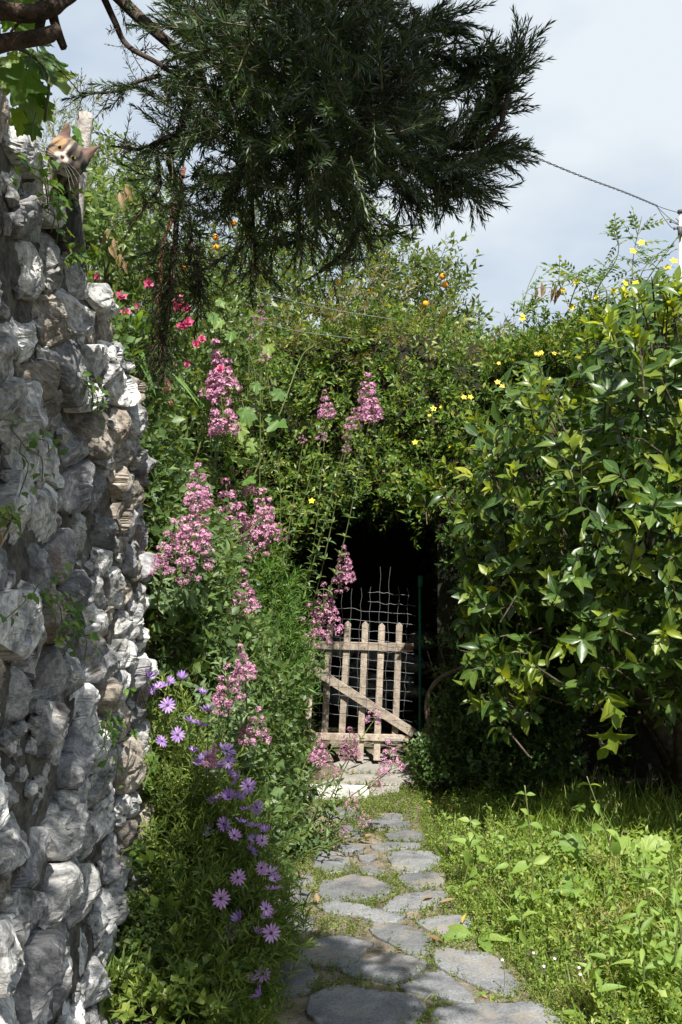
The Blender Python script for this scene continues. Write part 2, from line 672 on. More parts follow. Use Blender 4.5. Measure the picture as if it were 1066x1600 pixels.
M['slab_warm'] = rock_mat('worn_slab', [(0.3, (0.2, 0.19, 0.175)), (0.5, (0.28, 0.265, 0.24)), (0.7, (0.34, 0.32, 0.29))],
                          scale=5, bump=0.35, rough=0.85, stain=((0.2, 0.15, 0.1), 3, 0.56, 0.72), fine=90, vary=0.15)
M['white_block'] = rock_mat('white_block', [(0.3, (0.4, 0.39, 0.36)), (0.7, (0.62, 0.61, 0.58))], scale=8, bump=0.2, vary=0.05)
M['soil'] = rock_mat('soil', [(0.3, (0.045, 0.034, 0.024)), (0.5, (0.085, 0.066, 0.046)), (0.68, (0.15, 0.12, 0.085))], scale=9, bump=0.8,
                     moss=((0.035, 0.05, 0.018), 2.2, 0.5, 0.62), fine=120, vary=0)
M['sand'] = rock_mat('sandy_soil', [(0.3, (0.1, 0.08, 0.058)), (0.5, (0.2, 0.165, 0.125)), (0.7, (0.3, 0.26, 0.2))], scale=12, bump=0.7,
                     moss=((0.05, 0.065, 0.022), 3.4, 0.5, 0.62), fine=160, vary=0)
M['bark'] = rock_mat('bark', [(0.3, (0.035, 0.026, 0.02)), (0.5, (0.085, 0.064, 0.048)), (0.7, (0.17, 0.135, 0.105))], scale=25, bump=1.0, fine=140, vary=0.1)
M['vinebark'] = rock_mat('vine_bark', [(0.3, (0.06, 0.042, 0.03)), (0.5, (0.14, 0.1, 0.072)), (0.7, (0.26, 0.2, 0.15))], scale=30, bump=1.0, fine=140, vary=0.1)
M['gatewood'] = rock_mat('gate_wood', [(0.3, (0.2, 0.16, 0.125)), (0.5, (0.33, 0.275, 0.22)), (0.7, (0.43, 0.37, 0.3))], scale=14, bump=0.35, fine=110, vary=0.2,
                         stain=((0.16, 0.12, 0.09), 5, 0.6, 0.75))
M['greywood'] = rock_mat('grey_wood', [(0.3, (0.2, 0.18, 0.155)), (0.5, (0.34, 0.31, 0.28)), (0.7, (0.46, 0.43, 0.39))], scale=20, bump=0.5, fine=110, vary=0.1)
M['rust'] = rock_mat('rusty_metal', [(0.3, (0.09, 0.035, 0.02)), (0.7, (0.22, 0.1, 0.06))], scale=20, bump=0.3, vary=0)
M['concrete'] = rock_mat('concrete', [(0.3, (0.36, 0.35, 0.33)), (0.7, (0.5, 0.49, 0.46))], scale=4, bump=0.1, vary=0)


def plain(name, col, rough=0.6, metal=0.0, spec=0.4):
    m, nt = new_mat(name)
    out = N(nt, 'ShaderNodeOutputMaterial')
    pb = N(nt, 'ShaderNodeBsdfPrincipled')
    pb.inputs['Base Color'].default_value = rgba(col)
    pb.inputs['Roughness'].default_value = rough
    pb.inputs['Metallic'].default_value = metal
    pb.inputs['Specular IOR Level'].default_value = spec
    nt.links.new(pb.outputs[0], out.inputs[0])
    return m


M['wire'] = plain('galvanised_wire', (0.26, 0.27, 0.28), 0.5, 0.5)
M['darkwire'] = plain('dark_cable', (0.07, 0.07, 0.075), 0.6)
M['greenpaint'] = plain('green_paint', (0.01, 0.13, 0.085), 0.5)
M['thicket'] = rock_mat('thicket', [(0.35, (0.012, 0.012, 0.007)), (0.65, (0.03, 0.028, 0.016))], scale=20, bump=1.0, vary=0)  # near-black colour puts the inner shade of hedge and ivy into the tone
M['stem'] = leaf_mat('green_stem', [(0, (0.09, 0.12, 0.035)), (1, (0.15, 0.17, 0.06))], trans=0.1, rough=0.5)
M['twig'] = leaf_mat('brown_twig', [(0, (0.06, 0.05, 0.03)), (1, (0.12, 0.1, 0.06))], trans=0.0, rough=0.8)

M['rosemary'] = leaf_mat('rosemary_needles', [(0, (0.018, 0.034, 0.012)), (0.55, (0.032, 0.06, 0.02)), (0.88, (0.058, 0.105, 0.028)), (1, (0.11, 0.15, 0.05))], trans=0.16, rough=0.4, spec=0.4)
M['deadneedle'] = leaf_mat('dry_needles', [(0, (0.03, 0.024, 0.018)), (1, (0.085, 0.068, 0.048))], trans=0.05, rough=0.8)
M['citrus'] = leaf_mat('glossy_leaf', [(0, (0.025, 0.06, 0.014)), (0.5, (0.05, 0.105, 0.02)), (0.8, (0.095, 0.155, 0.025)), (1, (0.16, 0.2, 0.03))], trans=0.3, rough=0.36, spec=0.42, rib=0.5)
M['citrus_young'] = leaf_mat('young_leaf', [(0, (0.1, 0.16, 0.02)), (0.6, (0.18, 0.24, 0.028)), (0.93, (0.24, 0.29, 0.03)), (1, (0.34, 0.34, 0.03))], trans=0.4, rough=0.35, spec=0.45, rib=0.35)
M['hedge'] = leaf_mat('hedge_leaf', [(0, (0.035, 0.08, 0.016)), (0.45, (0.08, 0.15, 0.024)), (0.8, (0.15, 0.22, 0.034)), (1, (0.27, 0.29, 0.07))], trans=0.36, rough=0.4)
M['hedge_pale'] = leaf_mat('bronze_leaf', [(0, (0.1, 0.1, 0.035)), (0.5, (0.16, 0.15, 0.055)), (1, (0.2, 0.15, 0.09))], trans=0.35, rough=0.45)
M['orangeleaf'] = leaf_mat('orange_tree_leaf', [(0, (0.03, 0.062, 0.015)), (0.5, (0.07, 0.115, 0.022)), (0.85, (0.14, 0.175, 0.035)), (1, (0.22, 0.23, 0.06))], trans=0.3, rough=0.4)
M['olive'] = leaf_mat('olive_leaf', [(0, (0.12, 0.15, 0.085)), (1, (0.24, 0.27, 0.17))], trans=0.25, rough=0.5)
M['shrub'] = leaf_mat('shrub_leaf', [(0, (0.04, 0.08, 0.02)), (0.6, (0.1, 0.16, 0.04)), (1, (0.18, 0.23, 0.07))], trans=0.35, rough=0.4)
M['valerian'] = leaf_mat('valerian_leaf', [(0, (0.07, 0.125, 0.05)), (0.6, (0.12, 0.19, 0.075)), (1, (0.19, 0.25, 0.11))], trans=0.32, rough=0.5, rib=0.4)
M['bank'] = leaf_mat('bank_leaf', [(0, (0.045, 0.085, 0.025)), (0.6, (0.085, 0.145, 0.04)), (1, (0.15, 0.21, 0.065))], trans=0.3, rough=0.45)
M['feather'] = leaf_mat('feathery_leaf', [(0, (0.05, 0.12, 0.02)), (0.6, (0.085, 0.18, 0.03)), (1, (0.15, 0.24, 0.05))], trans=0.35, rough=0.45)
M['daisyleaf'] = leaf_mat('daisy_leaf', [(0, (0.06, 0.11, 0.022)), (0.6, (0.14, 0.21, 0.04)), (1, (0.24, 0.29, 0.06))], trans=0.32, rough=0.45)
M['weed'] = leaf_mat('weed_leaf', [(0, (0.1, 0.17, 0.03)), (0.6, (0.19, 0.28, 0.05)), (1, (0.32, 0.38, 0.1))], trans=0.4, rough=0.5)
M['weedbig'] = leaf_mat('broad_weed_leaf', [(0, (0.13, 0.22, 0.04)), (0.6, (0.2, 0.31, 0.065)), (1, (0.27, 0.36, 0.09))], trans=0.4, rough=0.5, rib=0.45)
M['weeddry'] = leaf_mat('seeding_weed', [(0, (0.17, 0.2, 0.05)), (0.6, (0.26, 0.27, 0.08)), (1, (0.36, 0.32, 0.14))], trans=0.35, rough=0.6)
M['grass'] = leaf_mat('grass_blade', [(0, (0.09, 0.16, 0.02)), (0.6, (0.19, 0.28, 0.045)), (0.9, (0.22, 0.27, 0.06)), (1, (0.36, 0.32, 0.15))], trans=0.36, rough=0.5)
M['moss'] = leaf_mat('moss_leaf', [(0, (0.07, 0.11, 0.02)), (0.6, (0.13, 0.19, 0.03)), (1, (0.24, 0.27, 0.06))], trans=0.3, rough=0.55)
M['vine'] = leaf_mat('vine_leaf', [(0, (0.06, 0.13, 0.025)), (0.6, (0.1, 0.2, 0.04)), (1, (0.2, 0.28, 0.06))], trans=0.42, rough=0.45, rib=0.3)
M['creeper'] = leaf_mat('creeper_leaf', [(0, (0.05, 0.115, 0.02)), (0.6, (0.085, 0.17, 0.03)), (1, (0.17, 0.24, 0.05))], trans=0.36, rough=0.4)
M['strap'] = leaf_mat('strap_leaf', [(0, (0.06, 0.14, 0.03)), (1, (0.14, 0.24, 0.06))], trans=0.3, rough=0.35, spec=0.5, rib=0.2)
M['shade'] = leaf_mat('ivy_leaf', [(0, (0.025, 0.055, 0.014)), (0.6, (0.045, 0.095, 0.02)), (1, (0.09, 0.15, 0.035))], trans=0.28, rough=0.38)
M['brownleaf'] = leaf_mat('dead_leaf', [(0, (0.12, 0.07, 0.035)), (0.6, (0.24, 0.15, 0.08)), (1, (0.34, 0.25, 0.15))], trans=0.2, rough=0.7)
M['yellowleaf'] = leaf_mat('fallen_yellow_leaf', [(0, (0.26, 0.17, 0.04)), (0.6, (0.4, 0.3, 0.06)), (1, (0.28, 0.16, 0.07))], trans=0.2, rough=0.6, tcol=(1.2, 1.1, 0.8))
M['valflower'] = leaf_mat('valerian_floret', [(0, (0.36, 0.13, 0.24)), (0.5, (0.52, 0.25, 0.38)), (0.9, (0.66, 0.41, 0.53)), (1, (0.7, 0.52, 0.57))], trans=0.3, rough=0.6, tcol=(1.3, 1.0, 1.2))
M['rose'] = leaf_mat('rose_petal', [(0, (0.5, 0.06, 0.17)), (0.7, (0.65, 0.13, 0.28)), (1, (0.75, 0.35, 0.45))], trans=0.3, rough=0.5, tcol=(1.3, 1, 1.1))
M['yellowflower'] = leaf_mat('yellow_petal', [(0, (0.75, 0.5, 0.02)), (1, (0.85, 0.68, 0.05))], trans=0.3, rough=0.5, tcol=(1.1, 1.1, 1))
M['whiteflower'] = leaf_mat('white_petal', [(0, (0.7, 0.7, 0.68)), (1, (0.8, 0.8, 0.8))], trans=0.3, rough=0.5, tcol=(1, 1, 1))
M['petal_purple'] = leaf_mat('purple_petal', [(0, (0.24, 0.13, 0.4)), (0.6, (0.36, 0.21, 0.5)), (1, (0.5, 0.33, 0.62))], trans=0.3, rough=0.5, tcol=(1.2, 1, 1.3))
M['petal_pink'] = leaf_mat('lilac_petal', [(0, (0.5, 0.26, 0.56)), (0.6, (0.6, 0.36, 0.66)), (1, (0.68, 0.46, 0.72))], trans=0.3, rough=0.5, tcol=(1.2, 1, 1.2))
M['petal_white'] = leaf_mat('pale_petal', [(0, (0.68, 0.6, 0.74)), (1, (0.78, 0.72, 0.82))], trans=0.3, rough=0.5, tcol=(1, 1, 1))
M['eye'] = plain('daisy_eye', (0.035, 0.02, 0.075), 0.7)
M['orange'] = rock_mat('orange_peel', [(0.3, (0.75, 0.27, 0.015)), (0.7, (0.85, 0.36, 0.02))], scale=12, bump=0.15, rough=0.45, vary=0.05)
M['seed'] = leaf_mat('seed_head', [(0, (0.3, 0.16, 0.15)), (1, (0.45, 0.28, 0.25))], trans=0.2, rough=0.7)

# ------------------------------------------------------------------ ground
WALL_TOP = lambda y: np.interp(y, [0.0, 2.0, 2.3, 2.94, 3.34, 3.9, 4.25, 4.6], [3.2, 3.12, 3.05, 2.86, 2.66, 2.48, 2.3, 2.1])


def ground_z(x, y):
    x, y = np.asarray(x, float), np.asarray(y, float)
    k = sm((y - 4.25) / 0.5)
    t = np.clip((-0.4 - x) / 0.55, 0, 1)
    t = 0.78 * (1 - (1 - t) ** 1.7) + 0.22 * sm((-0.6 - x) / 1.2)
    bank = 2.0 * t * k * (1 - 0.25 * sm((y - 9) / 6))
    terr = sm((-0.99 - x) / 0.12) * (WALL_TOP(y) - 0.18) * (1 - k)
    bed = 0.05 * sm((-0.35 - x) / 0.2) * (1 - k)
    crest = 0.75 * sm((-0.88 - x) / 0.22) * k * (1 - sm((y - 5.1) / 0.8))
    return bank + crest + np.maximum(terr, bed)


def graded(a, b, lo, hi, d, far):
    left = lo - np.geomspace(d, lo - a, far)[::-1] if a < lo else []
    right = hi + np.geomspace(d, b - hi, far) if b > hi else []
    return np.concatenate([left, np.arange(lo, hi + 1e-6, d), right])


gx = graded(-600, 600, -2.2, 2.6, 0.05, 26)
gy = graded(-60, 1500, 1.0, 9.6, 0.06, 30)
XX, YY = np.meshgrid(gx, gy)
ZZ = ground_z(XX, YY)
near = (np.abs(XX) < 3) & (YY < 10) & (YY > 0.5)
for i in range(XX.shape[0]):
    for j in range(XX.shape[1]):
        if near[i, j]:
            ZZ[i, j] += 0.02 * noise.noise((XX[i, j] * 2.2, YY[i, j] * 2.2, 0)) + 0.008 * noise.noise((XX[i, j] * 9, YY[i, j] * 9, 3)) - 0.012
nx, ny = len(gx), len(gy)
ii, jj = np.meshgrid(np.arange(ny - 1), np.arange(nx - 1), indexing='ij')
a = (ii * nx + jj).ravel()
gb = MB()
gb.add(np.stack([XX, YY, ZZ], -1).reshape(-1, 3), np.stack([a, a + 1, a + nx + 1, a + nx], 1))
ground = gb.build('ground', M['soil'])
tag(ground, 'brown earth under the garden and its planted bank', 'ground', kind='structure')

# ------------------------------------------------------------------ path of slate slabs
Z6 = lambda p: [(400 + x / 2.369, 1180 + y / 2.369) for x, y in p]
SLABS = [
    [(685, 955), (850, 943), (1010, 945), (1066, 965), (1120, 1010), (1090, 1090), (820, 1110), (690, 1060), (675, 1000)],
    [(655, 745), (700, 735), (850, 755), (885, 770), (960, 860), (930, 905), (880, 890), (770, 845), (680, 795)],
    [(545, 882), (640, 830), (690, 820), (745, 862), (792, 905), (795, 930), (700, 915), (600, 895)],
    [(330, 815), (400, 785), (500, 760), (590, 775), (625, 800), (560, 845), (500, 860), (400, 845)],
    [(210, 915), (300, 885), (350, 880), (450, 905), (560, 910), (610, 940), (590, 985), (500, 1050), (300, 1050), (215, 980)],
    [(50, 800), (100, 785), (180, 795), (220, 845), (190, 890), (100, 910), (40, 905), (10, 860)],
    [(140, 755), (200, 715), (290, 690), (350, 700), (420, 720), (370, 770), (330, 800), (250, 795), (180, 785)],
    [(430, 655), (500, 645), (580, 655), (650, 710), (600, 760), (560, 750), (500, 710), (450, 690)],
    [(600, 635), (680, 615), (780, 610), (790, 640), (760, 690), (700, 685), (640, 665)],
    [(480, 590), (500, 560), (560, 535), (640, 520), (700, 525), (690, 560), (640, 580), (560, 590), (510, 597)],
    [(230, 575), (300, 560), (400, 575), (480, 600), (540, 610), (500, 635), (420, 630), (380, 610), (280, 600)],
    [(250, 490), (350, 465), (420, 475), (510, 510), (450, 540), (340, 550), (270, 550), (235, 530)],
    [(530, 472), (560, 456), (650, 452), (695, 465), (680, 495), (600, 505), (560, 500)],
    [(495, 375), (560, 368), (650, 375), (680, 395), (650, 428), (600, 441), (540, 446), (510, 430)],
    [(225, 375), (290, 370), (345, 395), (340, 440), (270, 450), (220, 430)],
    [(480, 310), (560, 293), (615, 305), (620, 325), (560, 333), (500, 328)],
    [(380, 430), (430, 425), (475, 440), (465, 462), (400, 452)],
    [(430, 348), (520, 340), (610, 344), (600, 357), (520, 363), (440, 361)],
    [(380, 265), (450, 255), (540, 258), (570, 272), (540, 288), (470, 291), (410, 280)],
    [(300, 280), (350, 275), (400, 295), (380, 315), (320, 310)],
    [(250, 215), (320, 203), (380, 215), (375, 240), (300, 245), (260, 235)],
    [(440, 240), (500, 225), (545, 232), (540, 250), (470, 252)],
    [(295, 352), (350, 345), (400, 355), (370, 370), (310, 372)],
    [(70, 535), (130, 515), (200, 530), (190, 560), (110, 575), (60, 570)],
    [(90, 610), (150, 595), (210, 625), (205, 660), (150, 675), (95, 650)],
    [(120, 470), (170, 455), (220, 470), (215, 495), (150, 500)],
    [(30, 720), (80, 700), (130, 730), (90, 765), (40, 770)],
    [(380, 390), (430, 385), (450, 398), (420, 410), (385, 405)],
]
BACK = [
    [(250, 118), (330, 85), (440, 82), (452, 100), (410, 122)],
    [(330, 75), (420, 38), (520, 50), (560, 72), (470, 92), (450, 78)],
    [(460, 102), (565, 80), (605, 95), (570, 122), (470, 127)],
    [(412, 137), (470, 133), (530, 130), (520, 150), (440, 160)],
    [(300, 45), (400, 10), (520, 15), (560, 40), (420, 32), (340, 68)],
]
path_polys = []
pb_ = MB()
edgeL = [(395, 1640), (400, 1500), (430, 1400), (470, 1330), (490, 1260), (505, 1190), (520, 1150)]
edgeR = [(880, 1640), (810, 1520), (725, 1450), (705, 1380), (660, 1300), (660, 1230), (640, 1150)]
pl = [G(*p, z=0.004) for p in edgeL] + [G(*p, z=0.004) for p in edgeR][::-1]
pl = np.array(pl)
L_, R_ = spline(pl[:7], 40), spline(pl[7:][::-1], 40)
V = []
for i in range(40):
    for k in range(13):
        q = L_[i] + (R_[i] - L_[i]) * k / 12
        V.append((q[0], q[1], 0.012 + 0.008 * noise.noise((q[0] * 7, q[1] * 7, 1))))
F = [(i * 13 + k, i * 13 + k + 1, (i + 1) * 13 + k + 1, (i + 1) * 13 + k) for i in range(39) for k in range(12)]
pb_.add(V, F)
path = pb_.build('path', M['sand'])
tag(path, 'narrow path of irregular slate slabs leading to the gate', 'path', kind='structure')


def slab(poly, mat, h):
    p = np.array([G(x, y) for x, y in Z6(poly)])[:, :2]
    path_polys.append(p)
    c = p.mean(0)
    q = []
    n = len(p)
    for i in range(n):                                  # chipped outline
        a_, b_ = p[i], p[(i + 1) % n]
        m = max(2, int(np.linalg.norm(b_ - a_) / 0.03))
        for k in range(m):
            t = k / m
            r = a_ + (b_ - a_) * t
            s = noise.noise((r[0] * 14, r[1] * 14, h * 50)) * 0.016 + noise.noise((r[0] * 45, r[1] * 45, 2)) * 0.005
            q.append(c + (r - c) * (1.12 + s / max(np.linalg.norm(r - c), 0.05)))
    q = np.array(q)
    q = (q + 0.05 * np.roll(q, 1, 0) + 0.05 * np.roll(q, -1, 0)) / 1.1
    n = len(q)
    rings = [(1.0, -0.03), (1.0, h - 0.006), (0.99, h - 0.001), (0.95, h), (0.7, h), (0.4, h), (0.12, h)]
    tx_, ty_ = rng.normal(0, 0.012, 2)
    V = []
    for s, z in rings:
        for r in q:
            w_ = c + (r - c) * s
            zz = z + (w_[0] - c[0]) * tx_ + (w_[1] - c[1]) * ty_ + (0.004 * noise.noise((w_[0] * 9, w_[1] * 9, 5)) + 0.002 * noise.noise((w_[0] * 30, w_[1] * 30, 9)) if s < 1 or z > 0 else 0)
            V.append((w_[0], w_[1], zz))
    V.append((c[0], c[1], h))
    F = []
    for k in range(len(rings) - 1):
        for i in range(n):
            j = (i + 1) % n
            F += [(k * n + i, k * n + j, (k + 1) * n + j), (k * n + i, (k + 1) * n + j, (k + 1) * n + i)]
    b = (len(rings) - 1) * n
    F += [(b + i, b + (i + 1) % n, len(V) - 1) for i in range(n)]
    mb = MB().add(V, F)
    return mb.build('paving_stone', mat, path)


for p in SLABS:
    slab(p, M['slab'], rng.uniform(0.021, 0.03))
for p in BACK:
    slab(p, M['slab_warm'], rng.uniform(0.025, 0.035))

kb = MB()
a_, b_ = G(478, 1251), G(569, 1253)
d_ = unit(b_ - a_)
cen = (a_ + b_) / 2 + np.array([0, 0.06, 0.04])
V, F = box((0, 0, 0), (0.46, 0.13, 0.085))
bm_ = __import__('bmesh').new()
for v in V: bm_.verts.new(v)
bm_.verts.ensure_lookup_table()
for f in F: bm_.faces.new([bm_.verts[i] for i in f])
__import__('bmesh').ops.bevel(bm_, geom=bm_.edges[:], offset=0.008, segments=2, affect='EDGES')
__import__('bmesh').ops.subdivide_edges(bm_, edges=[e for e in bm_.edges if e.calc_length() > 0.06], cuts=3, use_grid_fill=True)
for v in bm_.verts:
    v.co += Vector(noise.noise_vector(v.co * 18)) * 0.004
me = bpy.data.meshes.new('kerb_block')
bm_.to_mesh(me)
bm_.free()
me.materials.append(M['white_block'])
o = bpy.data.objects.new('kerb_block', me)
C.objects.link(o)
o.location = cen
o.rotation_euler = (0, 0, math.atan2(d_[1], d_[0]))
tag(o, 'chalky white kerb block lying across the left side of the slate path', 'kerb block')


# ------------------------------------------------------------------ dry stone wall on the left
wall = thing('stone_wall', (-0.9, 3.0, 0), 'rough grey rubble stone retaining wall beside the flower bed', 'wall')
wall['kind'] = 'thing'


def wall_pt(u, v, h):
    """u along the wall (distance from the camera), v height, h out of the face"""
    face = -0.775 - 0.03 * v - 0.02 * math.sin(u * 2.1 + v)
    k = max(0.0, u - 4.05)
    face -= 1.6 * k * k
    nrm = np.array([1.0, 3.2 * k, 0.03])
    nrm /= np.linalg.norm(nrm)
    return np.array([face, u, v]) + nrm * h


seeds = []
v = -0.02
row = 0
while v < 3.15:
    hgt = rng.uniform(0.085, 0.185) * (1.1 if v < 1.0 else 1.0)
    u = 0.9 + rng.uniform(0, 0.3)
    while u < 4.75:
        ln = rng.uniform(0.15, 0.42) * (1.1 if v < 1 else 0.95)
        if u > 3.1: ln *= 0.66
        seeds.append((u + ln / 2, v + hgt / 2 + rng.normal(0, 0.035), ln, hgt))
        u += ln
    v += hgt
    row += 1
seeds = np.array(seeds)
AN = 0.62
pts2 = np.stack([seeds[:, 0] * AN, seeds[:, 1]], 1)


def clip(poly, m, d):
    out = []
    n = len(poly)
    for i in range(n):
        a_, b_ = poly[i], poly[(i + 1) % n]
        da, db = (a_ - m) @ d, (b_ - m) @ d
        if da <= 0: out.append(a_)
        if (da < 0 < db) or (db < 0 < da):
            out.append(a_ + (b_ - a_) * (da / (da - db)))
    return out


n_stone = 0
for i in range(len(seeds)):
    u, v, ln, hgt = seeds[i]
    if v > WALL_TOP(u) - 0.04 or u > 4.62 or u < 1.3 or v < 0:
        continue
    c = pts2[i]
    poly = [c + np.array(q) for q in ((-0.4, -0.4), (0.4, -0.4), (0.4, 0.4), (-0.4, 0.4))]
    near_i = np.argsort(((pts2 - c) ** 2).sum(1))[1:22]
    for j in near_i:
        dvec = pts2[j] - c
        poly = clip(poly, c + dvec * 0.5, dvec)
    poly = np.array(poly)
    poly[:, 0] /= AN
    cc = poly.mean(0)
    # round the corners, jitter, resample
    for _ in range(1):
        q = []
        for k in range(len(poly)):
            a_, b_ = poly[k], poly[(k + 1) % len(poly)]
            cut = rng.uniform(0.06, 0.15)
            q += [a_ * (1 - cut) + b_ * cut, a_ * cut + b_ * (1 - cut)]
        poly = np.array(q)
    seg = np.linalg.norm(np.roll(poly, -1, 0) - poly, axis=1)
    cum = np.concatenate([[0], np.cumsum(seg)])
    NS = 52
    tt = np.linspace(0, cum[-1], NS, endpoint=False)
    pc = np.concatenate([poly, poly[:1]])
    ring = np.stack([np.interp(tt, cum, pc[:, 0]), np.interp(tt, cum, pc[:, 1])], 1)
    gap = rng.uniform(0.96, 1.0)
    sid = i * 7.31
    H = rng.uniform(0.004, 0.013)
    p_ = rng.uniform(4, 9)
    ta, tb = 0, 0
    planes = [(rng.uniform(0.0, 0.035), *(rng.normal(0, 0.3, 2))) for _ in range(rng.integers(4, 8))]
    kst = rng.uniform(9, 26)
    ast = rng.uniform(0.004, 0.012)
    top = rng.uniform(0.006, 0.028)
    ang = rng.uniform(0.1, 1.4)
    ca, sa = math.cos(ang), math.sin(ang)
    base = rng.normal(0, 0.02)
    rings = [1.02, 1.0, 0.97, 0.91, 0.83, 0.74, 0.64, 0.53, 0.42, 0.31, 0.2, 0.09]
    V = []
    for k, r in enumerate(rings):
        for q in ring:
            du, dv = (q - cc) * r * gap
            wob = 1 + 0.07 * noise.noise((q[0] * 11, q[1] * 11, sid)) + 0.04 * noise.noise((q[0] * 30, q[1] * 30, sid))
            uu, vv = cc[0] + du * wob, cc[1] + dv * wob
            if k == 0:
                h = -0.16
            else:
                h = base + H * (1 - r ** p_) + min([top] + [c0 + g1 * du + g2 * dv for c0, g1, g2 in planes])
                s1 = (du * ca + dv * sa)
                s2 = (-du * sa + dv * ca)
                amp = 0.35 + 0.65 * (1 - r ** 6)
                st = noise.noise((s1 * 4, s2 * 22, sid))
                h += amp * (0.012 * st + 0.02 * (0.5 - abs(noise.noise((du * 9, dv * 9, sid + 4)))) + 0.016 * (0.4 - abs(noise.noise((du * 24, dv * 24, sid + 8)))) + 0.007 * noise.noise((s1 * 30, s2 * 70, sid)))
                led = s2 * kst + 1.3 * noise.noise((s1 * 5, s2 * 5, sid + 2))
                fr_ = led - math.floor(led)
                h += amp * ast * (2.2 * noise.cell((math.floor(led), sid, 1.5)) - 1.1 + min(1, fr_ * 5) * 0.5)
            V.append(wall_pt(uu, vv, h))
    ch = np.array(V[-NS:]).mean(0)
    V.append(ch)
    F = []
    for k in range(len(rings) - 1):
        for t in range(NS):
            s_ = (t + 1) % NS
            F += [(k * NS + t, k * NS + s_, (k + 1) * NS + s_), (k * NS + t, (k + 1) * NS + s_, (k + 1) * NS + t)]
    b = (len(rings) - 1) * NS
    F += [(b + t, b + (t + 1) % NS, len(V) - 1) for t in range(NS)]
    MB().add(V, F).build('stone', M[('stone', 'stone', 'stone', 'stone_dark', 'stone_tan')[rng.integers(0, 5)]], wall, smooth=False)
    n_stone += 1
# earth core behind the stones
us, vs = np.linspace(1.15, 4.75, 80), np.linspace(0, 1, 50)
V = [wall_pt(u, v * (WALL_TOP(u) - 0.06), -0.022 + 0.022 * noise.noise((u * 12, v * 30, 0)) + 0.012 * noise.noise((u * 40, v * 90, 0)) - (0.25 if v > 0.985 else 0)) for u in us for v in vs]
F = [(i * 50 + j, (i + 1) * 50 + j, (i + 1) * 50 + j + 1, i * 50 + j + 1) for i in range(79) for j in range(49)]
MB().add(V, F).build('earth_joint', M['core'], wall)
# chips pinned in the joints
mb = MB()
for _ in range(520):
    u, v = rng.uniform(1.8, 4.5), rng.uniform(0.05, 1)
    v *= WALL_TOP(u) - 0.08
    Vs, Fs = uvsphere((0, 0, 0), (1, 1, 1), 7, 5)
    s_ = rng.uniform(0.012, 0.032) * np.array([0.7, 1.3, 0.8])
    Vs = Vs * s_ * (1 + 0.35 * rng.normal(size=(len(Vs), 1)) * 0.6)
    mb.add(Vs + wall_pt(u, v, -0.012), Fs)
o = mb.build('rubble', M['stone'], wall, smooth=False)
o['kind'] = 'stuff'

# ------------------------------------------------------------------ leaf and sprig shapes
SL = [small_leaf(0.42, 0.3, 0.12), small_leaf(0.5, 0.2, 0.25), small_leaf(0.36, 0.4, 0.05)]
NARROW = [small_leaf(0.16, 0.3, 0.15), small_leaf(0.2, 0.2, 0.3)]
ROUND = [small_leaf(0.8, 0.15, 0.1), small_leaf(0.7, 0.25, 0.2)]
SPR = [sprig(9, SL[k % 3], 0.32, 62, stem_r=0.012) for k in range(6)]
FLATL = [(np.array([(0, 0, 0), (-w_ / 2, 0.45, 0.05), (w_ / 2, 0.45, -0.03), (0, 1, -0.12)]), np.array([(0, 2, 1), (1, 2, 3)]), np.array([(0.5, 0), (0, 0.45), (1, 0.45), (0.5, 1)])) for w_ in (0.44, 0.36, 0.18, 0.2)]
SPR_FAR = [sprig(9, FLATL[k % 2], 0.32, 62, stem_r=0.012) for k in range(5)]
OLV = [sprig(14, FLATL[2 + k % 2], 0.36, 48, stem_r=0.01) for k in range(4)]
SPR_OPP = [sprig(10, SL[k % 3], 0.3, 60, opposite=True, stem_r=0.012) for k in range(4)]
SPR_NAR = [sprig(14, NARROW[k % 2], 0.36, 48, stem_r=0.01) for k in range(5)]
SPR_FINE = [sprig(20, NARROW[k % 2], 0.24, 55, stem_r=0.008) for k in range(4)]
SPR_RND = [sprig(7, ROUND[k % 2], 0.3, 70, stem_r=0.012) for k in range(4)]


def surf_noise(p, sc, seed=0.0):
    return np.array([noise.noise((q[0] * sc, q[1] * sc, q[2] * sc + seed)) for q in p])


def blend(a, b, t):
    return unit(a * (1 - t) + b * t)


def sprig_mass(name, root, tpls, mats, pos, d, size, jitter=0.55, kind='stuff'):
    mb = MB()
    d = unit(d + rng.normal(0, jitter, (len(pos), 3)))
    n = rand_dir(len(pos))
    add_cloud(mb, tpls, pos, d, n, size)
    o = mb.build(name, mats, root)
    if kind: o['kind'] = kind
    return o


def ellipsoid_shell(c, r, n, inner=0.75, seed=0.0, lump=0.12, zmin=-1.0, front=None):
    q = rand_dir(n * 3)
    q = q[q[:, 2] > zmin]
    if front is not None:
        q = q[q[:, 1] < front]
    q = q[:n]
    k = 1 + lump * 2 * surf_noise(q, 2.6, seed) + lump * surf_noise(q, 6, seed + 9)
    rad = k * rng.uniform(inner, 1.0, len(q)) ** 0.6
    p = np.array(c) + q * np.array(r) * rad[:, None]
    return p, unit(q / np.array(r))


UP = np.array([0, 0, 1.0])

